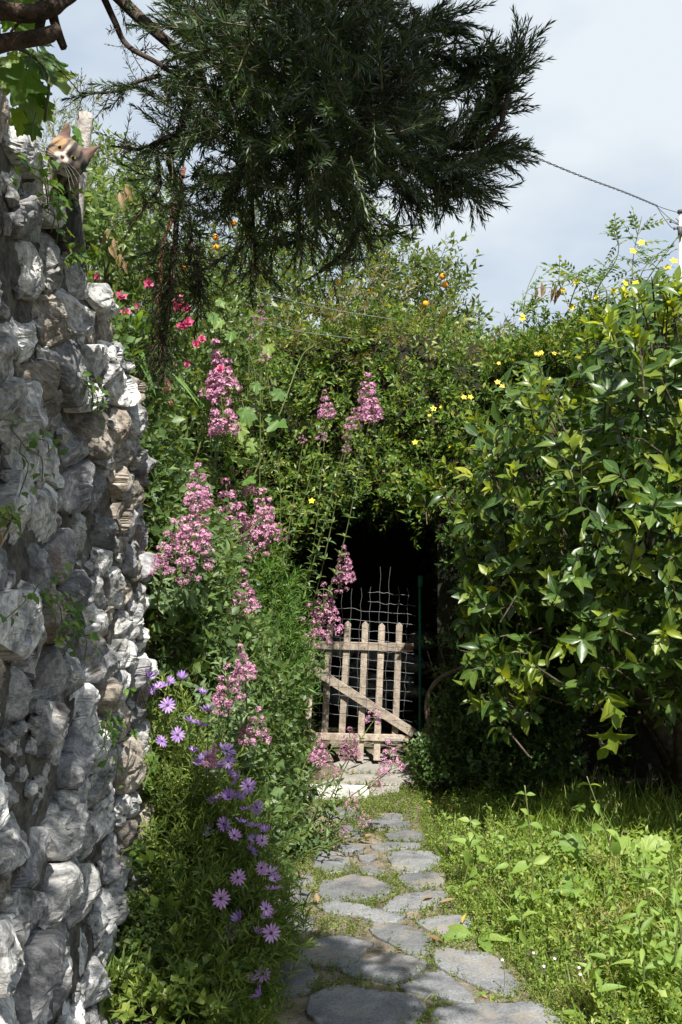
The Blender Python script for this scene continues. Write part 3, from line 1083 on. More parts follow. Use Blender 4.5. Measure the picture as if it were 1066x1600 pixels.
# ------------------------------------------------------------------ far things: orange tree, olive tree, pole, cable
ot = thing('orange_tree', (-0.2, 11.5, 0.2), 'tall orange tree with scattered ripe oranges rising behind the hedge', 'orange tree')
mb = MB()
tr = spline([(-0.2, 11.5, 0), (-0.15, 11.45, 1.2), (-0.3, 11.5, 2.2)], 12)
V, F, UV = tube(tr, np.linspace(0.16, 0.11, 12), 9)
mb.add(V, F, UV).build('trunk', M['bark'], ot)
OC, OR = np.array([-0.25, 11.3, 3.75]), np.array([1.75, 1.6, 1.75])
for k in range(9):
    q = rand_dir(1)[0]
    q[2] = abs(q[2])
    e = OC + q * OR * 0.85
    V, F, UV = tube(spline([tr[-1], (tr[-1] + e) / 2 + rng.normal(0, 0.15, 3), e], 9), np.linspace(0.07, 0.012, 9), 6)
    MB().add(V, F, UV).build('limb', M['bark'], ot)
p, nrm = ellipsoid_shell(OC, OR, 2900, 0.45, 1.0, 0.14, -0.75)
p2, n2 = ellipsoid_shell((0.75, 11.0, 3.3), (1.0, 1.1, 1.0), 900, 0.5, 3.0, 0.16, -0.8)
p3, n3 = ellipsoid_shell((-1.35, 11.4, 3.7), (0.85, 1.0, 1.5), 800, 0.5, 5.0, 0.2, -0.8)
p, nrm = np.concatenate([p, p2, p3]), np.concatenate([nrm, n2, n3])
sprig_mass('crown', ot, SPR_FAR, [M['orangeleaf'], M['twig']], p, blend(nrm, UP, 0.3), rng.uniform(0.2, 0.34, len(p)))
for px, py in [(250, 380), (337, 371), (337, 387), (365, 349), (387, 370), (529, 441), (577, 457), (665, 475), (692, 432), (358, 440), (695, 445), (286, 420)]:
    c = P(px, py, 10.15 if px < 600 else 10.3)
    V, F = uvsphere(c, (0.035, 0.035, 0.034), 14, 9)
    ob = MB().add(V, F)
    ob.build('orange', M['orange'], ot)

ol = thing('olive_tree', (-4.6, 15, 1.4), 'hazy grey green olive tree far behind the wooden post', 'olive tree')
V, F, UV = tube(spline([(-4.6, 15, 1.3), (-4.5, 15, 2.6), (-4.7, 15.1, 4.2)], 8), np.linspace(0.2, 0.08, 8), 8)
MB().add(V, F, UV).build('trunk', M['bark'], ol)
p, nrm = ellipsoid_shell((-4.3, 15, 6.0), (1.1, 1.2, 2.2), 1500, 0.4, 2.0, 0.22, -0.9)
p2, n2 = ellipsoid_shell((-3.6, 15, 5.4), (0.75, 0.9, 2.0), 900, 0.4, 7.0, 0.22, -0.9)
p3, n3 = ellipsoid_shell((-3.9, 15.3, 3.9), (1.4, 0.9, 1.2), 900, 0.4, 7.0, 0.22, -0.9)
p, nrm = np.concatenate([p, p2, p3]), np.concatenate([nrm, n2, n3])
sprig_mass('crown', ol, OLV, [M['olive'], M['twig']], p, blend(nrm, UP, 0.4), rng.uniform(0.22, 0.36, len(p)))

pt = P(1064, 332, 26)
up = thing('utility_pole', (pt[0], 26, 0), 'pale utility pole with insulators at the end of the cable', 'utility pole')
V, F, UV = tube([(pt[0] - 0.12, 26, 0), (pt[0] - 0.06, 26, pt[2] * 0.6), (pt[0], 26, pt[2])], [0.1, 0.075, 0.055], 12)
MB().add(V, F, UV).build('pole_shaft', M['concrete'], up)
V, F, UV = tube([(pt[0], 26, pt[2] - 0.02), (pt[0], 26, pt[2] + 0.06)], 0.09, 12)
MB().add(V, F, UV).build('pole_cap', M['darkwire'], up)
for px, py in [(1054, 357), (1059, 356), (1048, 346)]:
    q = P(px, py, 26)
    V, F = uvsphere(q, (0.035, 0.035, 0.045), 10, 7)
    MB().add(V, F).build('insulator', M['darkwire'], up)
for a_, b_ in [((1048, 346), (1062, 352)), ((1054, 357), (1063, 360)), ((1056, 341), (1063, 348)), ((1059, 348), (1064, 342))]:
    V, F, UV = tube([P(*a_, 26), P(*b_, 26)], 0.012, 5)
    MB().add(V, F, UV).build('bracket', M['darkwire'], up)
q = P(1063, 362, 25.9)
V, F = box(q, (0.1, 0.1, 0.26))
MB().add(V, F).build('junction_box', M['darkwire'], up)
cb = thing('overhead_cable', P(1030, 322, 25), 'twisted overhead cable slanting down across the pale sky to the pole', 'cable')
A1 = spline([P(-500, -500, 16), P(200, -40, 20), P(560, 130, 22), P(700, 185, 23), P(795, 228, 24), P(900, 272, 25), P(975, 300, 25.5), P(1028, 322, 26)], 160)
for ph in (0, 3.14):
    t = np.linspace(0, 160, 160)
    A2 = A1 + np.stack([0 * t, np.cos(t * 1.4 + ph) * 0.02, np.sin(t * 1.4 + ph) * 0.02], 1)
    V, F, UV = tube(A2, 0.013, 4)
    MB().add(V, F, UV).build('cable_strand', M['darkwire'], cb)
for ts in ([(1028, 322), (1042, 327), (1063, 333)], [(1026, 322), (1036, 338), (1048, 354), (1056, 358)], [(1028, 324), (1045, 340), (1063, 352)]):
    V, F, UV = tube(spline([P(*q, 26) for q in ts], 8), 0.011, 4)
    MB().add(V, F, UV).build('cable_end', M['darkwire'], cb)

# ------------------------------------------------------------------ hedge with the dark opening above the gate
hd = thing('hedge', (0.7, 9, 0), 'tall clipped green hedge arching over the wooden gate and its dark opening', 'hedge')
AX0, AX1, ATOP = -0.46, 0.98, 2.04


def arch(x):
    t = np.clip((x - AX0) / (AX1 - AX0), 0, 1)
    return ATOP * np.where((x > AX0) & (x < AX1), (1 - np.abs(2 * t - 1) ** 3.2) ** 0.5 * 0.33 + 0.67, 0)


def hedge_front(x, z):
    return 7.45 + 0.16 * np.maximum(z - 2.0, 0) ** 1.3 + 0.1 * np.sin(x * 2.3 + z) + 0.55 * sm((x - 1.3) / 1.5) + 0.35 * sm((-0.3 - x) / 1.0)


def hedge_top(x):
    return np.interp(x, [-1.8, -0.6, 0.2, 1.0, 1.5, 2.2, 4.5], [3.0, 3.45, 3.5, 3.45, 3.25, 3.3, 3.5])


n = 8200
x = rng.uniform(-1.7, 3.6, n)
z = rng.uniform(0.05, 3.7, n)
ok = (z < hedge_top(x) + 0.16 * np.sin(x * 4.1 + 1) + 0.1 * np.sin(x * 9.7) + 0.1 * rng.normal(size=n)) & (z > arch(x) - rng.uniform(0, 0.12, n) * (arch(x) > 0))
x, z = x[ok], z[ok]
lum = np.array([noise.noise((a * 2.2, b * 2.2, 4)) * 0.32 + noise.noise((a * 5, b * 5, 4)) * 0.16 for a, b in zip(x, z)])
y = hedge_front(x, z) - lum + rng.uniform(0, 0.32, len(x)) ** 1.0 - 0.1
p = np.stack([x, y, z], 1)
out = unit(np.stack([0 * x, -1 + 0 * x, 0.3 + 0 * x], 1))
pale = (z > hedge_top(x) - 0.42 + 0.15 * lum) & (rng.random(len(x)) < 0.3) & (x < 1.35)
sprig_mass('foliage', hd, SPR + SPR_OPP, [M['hedge'], M['twig']], p[~pale], blend(out, UP, 0.4)[~pale], rng.uniform(0.13, 0.22, (~pale).sum()), 0.6)
sprig_mass('bronze_shoots', hd, SPR_NAR, [M['hedge_pale'], M['twig']], p[pale] + UP * 0.05, blend(out, UP, 0.1)[pale], rng.uniform(0.14, 0.24, pale.sum()), 0.7)
# top and flanks
n = 2200
x = rng.uniform(-1.7, 3.6, n)
yy = rng.uniform(7.9, 10.5, n)
p = np.stack([x, yy, hedge_top(x) - 0.15 + 0.12 * np.sin(x * 5 + yy * 3) + rng.normal(0, 0.06, n)], 1)
sprig_mass('top_foliage', hd, SPR_FAR, [M['hedge'], M['twig']], p, np.tile(UP, (n, 1)), rng.uniform(0.16, 0.26, n), 0.6)
# lining of the opening and its end
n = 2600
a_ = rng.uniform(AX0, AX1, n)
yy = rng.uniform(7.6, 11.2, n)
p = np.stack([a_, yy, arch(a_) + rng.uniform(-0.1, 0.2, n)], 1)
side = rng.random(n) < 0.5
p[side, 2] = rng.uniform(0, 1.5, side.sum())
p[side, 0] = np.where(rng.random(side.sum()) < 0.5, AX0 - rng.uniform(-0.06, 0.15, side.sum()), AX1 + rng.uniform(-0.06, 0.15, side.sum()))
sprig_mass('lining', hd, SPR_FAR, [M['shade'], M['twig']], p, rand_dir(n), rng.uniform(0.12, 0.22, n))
# near-black block added to darken the hedge inside, arch-shaped with the opening through it
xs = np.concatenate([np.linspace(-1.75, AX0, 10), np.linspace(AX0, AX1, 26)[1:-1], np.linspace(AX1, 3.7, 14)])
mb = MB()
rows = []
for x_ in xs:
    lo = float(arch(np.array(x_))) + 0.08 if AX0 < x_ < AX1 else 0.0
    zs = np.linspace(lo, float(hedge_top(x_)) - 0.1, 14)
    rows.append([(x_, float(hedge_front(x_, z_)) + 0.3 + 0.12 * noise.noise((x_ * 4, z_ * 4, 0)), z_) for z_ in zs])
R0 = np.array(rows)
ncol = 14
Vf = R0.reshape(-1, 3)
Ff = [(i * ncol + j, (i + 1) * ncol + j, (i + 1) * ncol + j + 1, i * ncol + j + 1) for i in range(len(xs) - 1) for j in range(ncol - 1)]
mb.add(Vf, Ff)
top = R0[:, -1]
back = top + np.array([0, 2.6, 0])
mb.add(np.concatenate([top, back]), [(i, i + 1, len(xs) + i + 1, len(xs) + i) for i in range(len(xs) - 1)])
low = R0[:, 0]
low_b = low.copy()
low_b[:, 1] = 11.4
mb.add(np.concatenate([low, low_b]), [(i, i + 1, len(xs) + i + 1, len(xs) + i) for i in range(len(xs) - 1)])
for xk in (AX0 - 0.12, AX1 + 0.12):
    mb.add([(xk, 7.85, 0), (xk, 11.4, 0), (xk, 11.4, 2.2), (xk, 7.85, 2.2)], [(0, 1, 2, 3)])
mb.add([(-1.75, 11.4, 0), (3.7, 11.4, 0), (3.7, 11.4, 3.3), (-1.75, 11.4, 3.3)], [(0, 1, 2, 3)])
mb.build('shade_filler', M['thicket'], hd)
# sprays that hang into the opening
for px, py, Y in [(655, 850, 7.35), (640, 815, 7.3), (700, 840, 7.3), (520, 800, 7.4), (600, 790, 7.4)]:
    b = P(px, py - 45, Y)
    e = P(px - 8, py, Y)
    V, F, UV = tube(spline([b, (b + e) / 2 + [0.02, 0, 0.02], e], 6), 0.003, 4)
    sp = MB().add(V, F, UV, 1)
    q = np.repeat(spline([b, e], 5), 3, 0)
    add_cloud(sp, SL, q, unit(rng.normal(0, 0.8, (15, 3)) + [0, -0.4, -0.4]), unit(rng.normal(0, 0.4, (15, 3)) + [0, -0.5, 1]), rng.uniform(0.055, 0.085, 15))
    sp.build('hanging_spray', [M['hedge'], M['twig']], hd)


def flower5(r=1.0, npet=5, wid=0.75, cup=0.25):
    mb = MB()
    for k in range(npet):
        a_ = 2 * math.pi * k / npet
        d = np.array([[math.cos(a_), math.sin(a_), cup]])
        V, F, UV, _ = cloud(small_leaf(wid, -0.1, 0.15), np.zeros((1, 3)), d, np.array([[0, 0, 1.0]]), r)
        mb.add(V, F, UV)
    V, F, UV, MI = mb.arrays()
    return V, F, UV, MI


def flower_part(name, root, data, p, d, s, roll=None):
    d = unit(d)
    o = bpy.data.objects.new(name, data)
    C.objects.link(o)
    o.parent = root
    q = Vector(d).to_track_quat('Z', 'Y').to_matrix().to_4x4() @ Matrix.Rotation(rng.uniform(0, 6.28) if roll is None else roll, 4, 'Z')
    o.matrix_local = Matrix.Translation(Vector(np.asarray(p) - np.array(root.location))) @ q @ Matrix.Diagonal((s, s, s, 1))
    return o


V, F, UV, _ = flower5()
YF = make_mesh('yellow_flower', V, F, UV, [M['yellowflower']])
for px, py in [(838, 545), (845, 550), (852, 552), (866, 556), (905, 566), (912, 560), (930, 535), (727, 614), (733, 618), (676, 643), (682, 638), (690, 640), (860, 583), (775, 600), (650, 690), (484, 790), (776, 600), (700, 700), (688, 770), (906, 560), (780, 565), (820, 490), (815, 500), (757, 940)]:
    flower_part('yellow_flower', hd, YF, P(px, py, 7.28 if px < 760 else 7.15) + rng.normal(0, 0.02, 3), (rng.normal(0, .3), -1, 0.5), rng.uniform(0.016, 0.028))

# ------------------------------------------------------------------ climbing sprays with pinnate leaves above the hedge


def pinnate(nl=7, size=0.3):
    mb = MB()
    t = np.linspace(0.3, 1, (nl + 1) // 2)
    pos, d, n_ = [], [], []
    for q in t[:-1]:
        for s_ in (-1, 1):
            pos.append((0, q, -0.15 * q * q))
            d.append((s_ * 0.85, 0.5, -0.1))
            n_.append((0, 0.1, 1))
    pos.append((0, 1, -0.15))
    d.append((0, 1, -0.3))
    n_.append((0, 0.2, 1))
    V, F, UV, _ = cloud(small_leaf(0.45, 0.15, 0.15), np.array(pos), np.array(d), np.array(n_), size * rng.uniform(0.85, 1.1, len(pos)))
    mb.add(V, F, UV)
    V, F, UV = tube([(0, 0, 0), (0, 0.5, -0.04), (0, 1, -0.15)], 0.012, 3, cap=False)
    mb.add(V, F, UV, 1)
    return mb.arrays()


PIN = [pinnate(7), pinnate(5, 0.34), pinnate(9, 0.26)]
CL = [([(960, 560), (985, 470), (990, 400), (1003, 338)], 7.4, 'tallest thin climber spray with paired leaves standing against the sky'),
      ([(905, 560), (930, 460), (965, 400), (962, 350)], 7.5, 'leafy climber spray beside the tallest one with small leaflets on its curved tip'),
      ([(960, 560), (1000, 460), (1030, 410), (1046, 390)], 7.3, 'climber spray arching towards the utility pole'),
      ([(880, 560), (890, 480), (905, 430), (880, 440)], 7.5, 'short bushy climber spray at the edge of the sky gap'),
      ([(815, 580), (818, 520), (822, 460), (840, 415)], 7.6, 'lone thin climber spray with brown hanging leaves in the sky gap'),
      ([(940, 570), (930, 500), (912, 440), (868, 440)], 7.4, 'climber spray bowed sideways with withered brown leaflets at its end'),
      ([(900, 580), (925, 520), (950, 470), (940, 440)], 7.3, 'dense middle climber spray dotted with yellow blooms'),
      ([(1010, 560), (1020, 500), (1000, 440), (1020, 400)], 7.5, 'climber spray rising behind the glossy leaved bush')]
for ci, (pp, Y, lab) in enumerate(CL):
    ax = spline([P(*q, Y + 0.05 * rng.normal()) for q in pp], 26)
    r = thing('climber', ax[0], lab, 'climbing plant', 'flowering climbers above the hedge')
    V, F, UV = tube(ax, np.linspace(0.007, 0.0025, 26), 5)
    MB().add(V, F, UV).build('stem', M['stem'], r)
    mb = MB()
    k = 26 if ci != 4 else 14
    t = rng.uniform(0.1, 1, k)
    i = (t * 25).astype(int)
    pos = ax[i]
    dd = unit(rng.normal(0, 1, (k, 3)) * [1, 0.7, 0.6] + [0, 0, 0.25])
    add_cloud(mb, PIN, pos, dd, unit(rng.normal(0, 0.35, (k, 3)) + UP), rng.uniform(0.13, 0.21, k))
    mb.build('leaves', [M['hedge'], M['stem']], r)['kind'] = 'stuff'
    if ci in (4, 5):
        mb = MB()
        base = [(838, 448), (846, 440), (852, 446), (868, 455), (872, 452)] if ci == 4 else [(862, 450), (868, 442), (876, 448)]
        for q in base:
            mb2 = MB()
            V, F, UV, _ = cloud(leaf(0.3, 4, 0.5, 0.1), P(*q, Y)[None], np.array([[rng.normal(0, .15), 0.1, -1.0]]), np.array([[0.3, -1, 0.1]]), 0.11)
            mb2.add(V, F, UV).build('withered_leaf', M['brownleaf'], r)
    if ci in (0, 2, 3, 6):
        for _ in range(4):
            flower_part('yellow_flower', r, YF, ax[rng.integers(6, 22)] + rng.normal(0, 0.06, 3), (rng.normal(0, .4), -1, 0.6), 0.034)
# low tangle that the sprays grow from
n = 1500
px, py = rng.uniform(770, 1080, n), rng.normal(0, 1, n)
t = (px - 770) / 310
py = 560 - 95 * np.sin(np.clip(t * 1.5, 0, 1.57)) * rng.uniform(0.1, 1.1, n) + 30 * rng.random(n)
p = np.array([P(a, b, 7.55 + rng.normal(0, 0.15)) for a, b in zip(px, py)])
ct = thing('climber', (1.7, 7.5, 2.0), 'loose tangle of climber stems and small leaves along the hedge top', 'climbing plant', 'flowering climbers above the hedge')
sprig_mass('foliage', ct, SPR_OPP + PIN, [M['hedge'], M['twig']], p, np.tile([0, -0.4, 0.8], (n, 1)), rng.uniform(0.1, 0.2, n), 0.7)

# ------------------------------------------------------------------ picket gate
GY = 7.62
gq = lambda zx, zy, dy=0.0: P(470 + zx / 5.33, 940 + zy / 5.33, GY + dy)
gate = thing('picket_gate', G(560, 1190), 'weathered wooden picket gate with a diagonal brace and wire netting', 'gate')


def board(a_, b_, wd, th, name, point=False, dy=0.0):
    a_, b_ = np.array(a_), np.array(b_)
    ax = unit(b_ - a_)
    sd = unit(np.cross(ax, [0, 1, 0])) * wd / 2
    poly = [a_ - sd, a_ + sd]
    nseg = 8
    L = np.linalg.norm(b_ - a_)
    e = b_ - ax * wd * 0.45 if point else b_
    ts = np.linspace(0, 1, nseg)[1:]
    wob = lambda t, k: noise.noise((t * 7, k, a_[0] * 50)) * 0.0025
    poly += [a_ + (e - a_) * t + sd * (1 + wob(t, 1) / wd) for t in ts]
    if point: poly += [b_ + sd * 0.12, b_ - sd * 0.12]
    poly += [a_ + (e - a_) * t - sd * (1 + wob(t, 2) / wd) for t in ts[::-1]]
    V, F = prism(poly, (0, th, 0))
    bm = __import__('bmesh').new()
    vs_ = [bm.verts.new(v) for v in V]
    for f in F: bm.faces.new([vs_[i] for i in f])
    __import__('bmesh').ops.recalc_face_normals(bm, faces=bm.faces[:])
    ed = [e_ for e_ in bm.edges if len(e_.link_faces) == 2 and e_.calc_face_angle(0) > 0.6]
    __import__('bmesh').ops.bevel(bm, geom=ed, offset=0.003, segments=1, affect='EDGES')
    for v in bm.verts: v.co -= gate.location
    me = bpy.data.meshes.new(name)
    bm.to_mesh(me)
    bm.free()
    me.materials.append(M['gatewood'])
    o = bpy.data.objects.new(name, me)
    C.objects.link(o)
    o.parent = gate
    return o


for (tx, ty), (bx, by) in [((100, 210), (55, 1090)), ((245, 172), (195, 1160)), ((394, 162), (340, 1150)), ((540, 165), (494, 1330)), ((677, 180), (632, 1325)), ((823, 174), (784, 1165))]:
    board(gq(bx, by, 0.022), gq(tx, ty, 0.022), 0.05, 0.018, 'picket', True)
board(gq(95, 362), gq(940, 385), 0.062, 0.021, 'rail')
board(gq(90, 1122), gq(935, 1140), 0.052, 0.021, 'rail')
board(gq(100, 560, -0.0225), gq(945, 1100, -0.0225), 0.07, 0.02, 'brace')
board(gq(705, 1148, -0.012), gq(900, 1154, -0.012), 0.026, 0.01, 'rail_patch').data.materials[0] = M['greywood']
for k, (hx, hy) in enumerate([(900, 385), (905, 1138)]):
    q = gq(hx, hy, -0.005)
    V, F = box(q, (0.07, 0.006, 0.03))
    MB().add(V, F).build('hinge', M['rust'], gate)
for zx, zy in [(243, 380), (385, 384), (533, 390), (668, 393), (812, 398), (236, 640), (352, 705), (512, 810), (650, 900), (785, 985), (340, 1135), (498, 1140), (640, 1142), (790, 1146)]:
    V, F = uvsphere(gq(zx + rng.normal(0, 4), zy, -0.001 if not 600 < zy < 1000 else -0.0235), (0.0045, 0.002, 0.0045), 8, 5)
    MB().add(V, F).build('nail', M['rust'], gate)
mb = MB()
WD = -0.03
for k in range(10):
    x0 = 160 + k * 78
    y0 = 0 if k < 8 else -60
    pts = [gq(x0 + 30 - (yy_ / 1250) * 45 + rng.normal(0, 5), yy_, WD + rng.normal(0, 0.004)) for yy_ in np.linspace([-20, -60, -60, -110, -115, -125, -290, -295, -125, -120][k], 960 - 20 * (k % 3), 16)]
    V, F, UV = tube(spline(pts, 30), 0.0012, 4, False)
    mb.add(V, F, UV)
for k in range(14):
    y0 = -120 + k * 80
    xs_ = np.linspace(120 if y0 > -30 else 560, 960 if y0 > -80 else 900, 14)
    pts = [gq(x_ - y0 / 30, y0 + 0.09 * (x_ - 120) + rng.normal(0, 4), WD + rng.normal(0, 0.004)) for x_ in xs_]
    V, F, UV = tube(spline(pts, 26), 0.0012, 4, False)
    mb.add(V, F, UV)
mb.build('wire_netting', M['wire'], gate)
# netting sticking up beside the gate with its green post
fp = thing('green_fence_post', G(657, 1195), 'slim green metal post standing in the dark opening right of the gate', 'fence post')
V, F = box(P(657, 908, GY + 0.5), (0.04, 0.03, 0.09))
MB().add(V, F).build('post_cap', M['greenpaint'], fp)
q0, q1 = P(657, 1175, GY + 0.5), P(656, 915, GY + 0.5)
q0[2] = 0.0
V, F, UV = tube([q0, q1], 0.013, 8)
MB().add(V, F, UV).build('post_shaft', M['greenpaint'], fp)
# low stone bank seen through the pickets
lw = thing('low_stone_bank', (0.3, 10.2, 0), 'shaded low bank of rough stones seen through the gate pickets', 'stone bank')
for k in range(34):
    c = np.array([rng.uniform(-0.35, 0.9), 10.1 + rng.uniform(0, 0.35), rng.uniform(0.05, 0.75)])
    V, F = uvsphere((0, 0, 0), (1, 1, 1), 10, 7)
    V = V * (1 + 0.25 * surf_noise(V, 1.6, k * 3.0))[:, None] * np.array([rng.uniform(0.1, 0.2), 0.12, rng.uniform(0.06, 0.11)]) + c
    MB().add(V, F).build('stone', M['stone'], lw)

dv = thing('dry_vine', P(735, 1185, 7.0), 'bare brown vine stem bent into a hoop right of the gate', 'vine')
V, F, UV = tube(spline([P(676, 1155, 7.1), P(667, 1110, 7.1), P(672, 1080, 7.05), P(690, 1058, 7.0), P(725, 1040, 6.95), P(738, 1010, 6.9)], 30), np.linspace(0.02, 0.012, 30), 8)
MB().add(V, F, UV).build('stem', M['vinebark'], dv)
for k in range(6):
    a_ = P(680 + 12 * k, 1150 - 20 * k, 7.15)
    V, F, UV = tube(spline([a_, a_ + [0.05, 0, 0.25], a_ + [0.02 * k - 0.05, 0.05, 0.6]], 10), 0.004, 5)
    MB().add(V, F, UV).build('side_shoot', M['vinebark'], dv)

# ------------------------------------------------------------------ shaded ivy right of the gate and under the bush
iv = thing('ivy_bush', (1.0, 7.2, 0), 'dark small leaved ivy thicket in shade between the gate and the glossy bush', 'ivy')
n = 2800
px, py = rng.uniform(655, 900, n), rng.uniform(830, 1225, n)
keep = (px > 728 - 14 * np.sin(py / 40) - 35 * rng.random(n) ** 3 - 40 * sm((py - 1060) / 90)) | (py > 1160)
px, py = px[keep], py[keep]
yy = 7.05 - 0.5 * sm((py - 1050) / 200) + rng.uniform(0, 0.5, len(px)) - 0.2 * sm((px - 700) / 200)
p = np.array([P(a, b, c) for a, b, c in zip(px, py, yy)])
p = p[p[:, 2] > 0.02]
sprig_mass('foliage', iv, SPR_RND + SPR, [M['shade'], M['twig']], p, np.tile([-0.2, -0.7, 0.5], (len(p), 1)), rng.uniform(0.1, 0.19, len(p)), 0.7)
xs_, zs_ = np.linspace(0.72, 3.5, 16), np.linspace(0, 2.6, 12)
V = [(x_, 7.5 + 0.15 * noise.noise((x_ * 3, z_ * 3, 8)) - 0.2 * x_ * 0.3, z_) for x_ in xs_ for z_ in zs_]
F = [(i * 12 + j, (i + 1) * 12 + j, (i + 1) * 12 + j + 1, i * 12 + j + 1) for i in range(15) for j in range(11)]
MB().add(V, F).build('shade_filler', M['thicket'], iv)  # near-black sheet added behind the ivy leaves for darkness
for px, py, Y, lab in [(668, 1190, 6.6, 'light green low leafy clump at the foot of the gate on its hinge side'), (760, 1215, 6.4, 'low shaded leafy clump under the near edge of the glossy bush'), (690, 1120, 6.8, 'upright leafy clump beside the hooped vine stem')]:
    c = G(px, py + 25)
    r = thing('leafy_clump', c, lab, 'plant')
    p, nrm = ellipsoid_shell(c + [0, 0, 0.08], (0.17, 0.17, 0.18), 90, 0.3, px, 0.2, -0.3)
    sprig_mass('foliage', r, SPR_RND, [M['shrub'], M['stem']], p, blend(nrm, UP, 0.3), rng.uniform(0.08, 0.13, len(p)))

# ------------------------------------------------------------------ glossy citrus-like bush on the right
cz = thing('glossy_bush', (2.2, 6.9, 0), 'large glossy leaved citrus bush with yellow green young shoots', 'bush')
for k in range(5):
    b = np.array([2.2 + rng.normal(0, 0.12), 6.9 + rng.normal(0, 0.12), 0])
    e = np.array([2.2, 6.7, 2.0]) + rand_dir(1)[0] * [1.2, 1.3, 0.9]
    V, F, UV = tube(spline([b, (b + e) / 2 + rng.normal(0, 0.12, 3), e], 14), np.linspace(0.055, 0.015, 14), 8)
    MB().add(V, F, UV).build('trunk', M['bark'], cz)
CC, CR = np.array([2.35, 6.5, 1.95]), np.array([1.72, 1.95, 1.5])
q = rand_dir(5200)
q = q[(q[:, 1] < 0.35) & (q[:, 2] > -0.93)][:1500]
lump = 1 + 0.2 * surf_noise(q, 2.4, 1) + 0.09 * surf_noise(q, 6, 4)
low_ = np.where(q[:, 2] < 0, np.minimum((1.0001 - q[:, 2] ** 2) ** -0.42, 1.75), 1.0)
q0_ = q.copy()
q[:, 0] *= low_
q[:, 1] *= low_
q[:, 2] = np.where(q[:, 2] < 0, q[:, 2] * 0.92, q[:, 2])
cp = CC + q * CR * (lump * rng.uniform(0.86, 1.0, len(q)))[:, None]
cn = unit(q0_ / CR * [1, 1, 0.7])
cd = unit(cn * 0.75 + [0, -0.12, 0.42] + rng.normal(0, 0.3, cn.shape))
sx_, sy_, _ = project(cp)
keep = ~((sx_ < 985) & (sy_ < 690 - (sx_ - 700) * 0.78 + 25 * np.sin(sx_ / 17))) & ~((sx_ < 715) & (sy_ > 780))
cp, cn, cd = cp[keep], cn[keep], cd[keep]
young = (rng.random(len(cp)) < 0.22 + 0.34 * np.clip(cn[:, 2], 0, 1))
LF, YL = [], []
tw = MB()
for i in range(len(cp)):
    nl = rng.integers(6, 10)
    ph = rng.uniform(0, 6.28)
    a1 = unit(np.cross(cd[i], [0.3, 0.2, 0.9]))
    a2 = np.cross(cd[i], a1)
    for k in range(nl):
        az = ph + k * 2.4
        A = math.radians(rng.uniform(32, 85)) * (0.6 if young[i] else 1.0)
        rad = a1 * math.cos(az) + a2 * math.sin(az)
        d = cd[i] * math.cos(A) + rad * math.sin(A)
        d = d - UP * (0.0 if young[i] else 0.22)
        nn = cd[i] * math.sin(A) - rad * math.cos(A) + rng.normal(0, 0.22, 3) + UP * 0.2
        s_ = rng.uniform(0.085, 0.15) * (0.85 if young[i] else 1.0)
        (YL if young[i] else LF).append((cp[i] - cd[i] * rng.uniform(0, 0.16), d, nn, s_))
    V, F, UV = tube([cp[i] - cd[i] * 0.22 - UP * 0.06, cp[i] - cd[i] * 0.1, cp[i]], [0.006, 0.005, 0.003], 4, False)
    tw.add(V, F, UV)
# named branch ends that hang out in the sun: px, py, distance, young?
for px, py, Y, yg, up_ in [(835, 1035, 5.35, 1, .2), (790, 1060, 5.4, 1, -.1), (960, 1110, 4.95, 1, -.5), (950, 1165, 4.95, 1, -.9), (1040, 985, 4.8, 1, .2), (900, 900, 5.1, 0, .3), (830, 830, 5.5, 1, .1), (740, 740, 6.2, 1, .6), (730, 800, 6.2, 1, .0),
                           (820, 620, 6.3, 1, .8), (850, 650, 6.2, 1, .8), (895, 625, 6.1, 1, .8), (985, 450, 6.0, 1, .7), (1040, 470, 5.9, 1, .7), (1010, 700, 5.3, 1, .6), (950, 720, 5.4, 1, .7), (1040, 800, 5.0, 0, .2), (870, 930, 5.2, 0, .0), (800, 880, 5.6, 0, .1), (910, 1000, 5.0, 0, -.1),
                           (1000, 870, 4.9, 1, .2), (950, 820, 5.0, 0, .3), (885, 760, 5.5, 1, .6), (1050, 600, 5.4, 0, .5), (960, 590, 5.8, 1, .7)]:
    c = P(px, py, Y)
    ax = unit(np.array([rng.normal(-0.15, 0.25), -0.75, up_]))
    a1 = unit(np.cross(ax, [0.3, 0.2, 0.9]))
    a2 = np.cross(ax, a1)
    for k in range(8):
        az = k * 2.4 + rng.uniform(0, 0.6)
        A = math.radians(rng.uniform(22, 80))
        rad = a1 * math.cos(az) + a2 * math.sin(az)
        d = ax * math.cos(A) + rad * math.sin(A) - UP * 0.15
        nn = ax * math.sin(A) - rad * math.cos(A) + UP * 0.3 + rng.normal(0, 0.15, 3)
        (YL if yg else LF).append((c - ax * rng.uniform(0, 0.13), d + rng.normal(0, 0.15, 3), nn, rng.uniform(0.085, 0.15)))
    V, F, UV = tube(spline([c + [0.1, 0.6, -0.05], c + [0.03, 0.2, -0.04], c], 6), [0.007, 0.007, 0.006, 0.005, 0.004, 0.003], 5, False)
    tw.add(V, F, UV)
tw.build('twigs', M['bark'], cz)
CIT = [leaf(0.42, 5, 0.22, 0.22, 0.45), leaf(0.38, 5, 0.3, 0.35, 0.42), leaf(0.46, 5, 0.15, 0.1, 0.48, wav=0.012)]
for nm, L_, mt, K in (('leaf', LF, M['citrus'], 180), ('young_leaf', YL, M['citrus_young'], 120)):
    a_ = [np.array(t) for t in zip(*L_)]
    leaf_objects(cz, nm, CIT, mt, a_[0], a_[1], a_[2], a_[3], K, True, 'inner_foliage' if nm == 'leaf' else 'young_shoots')
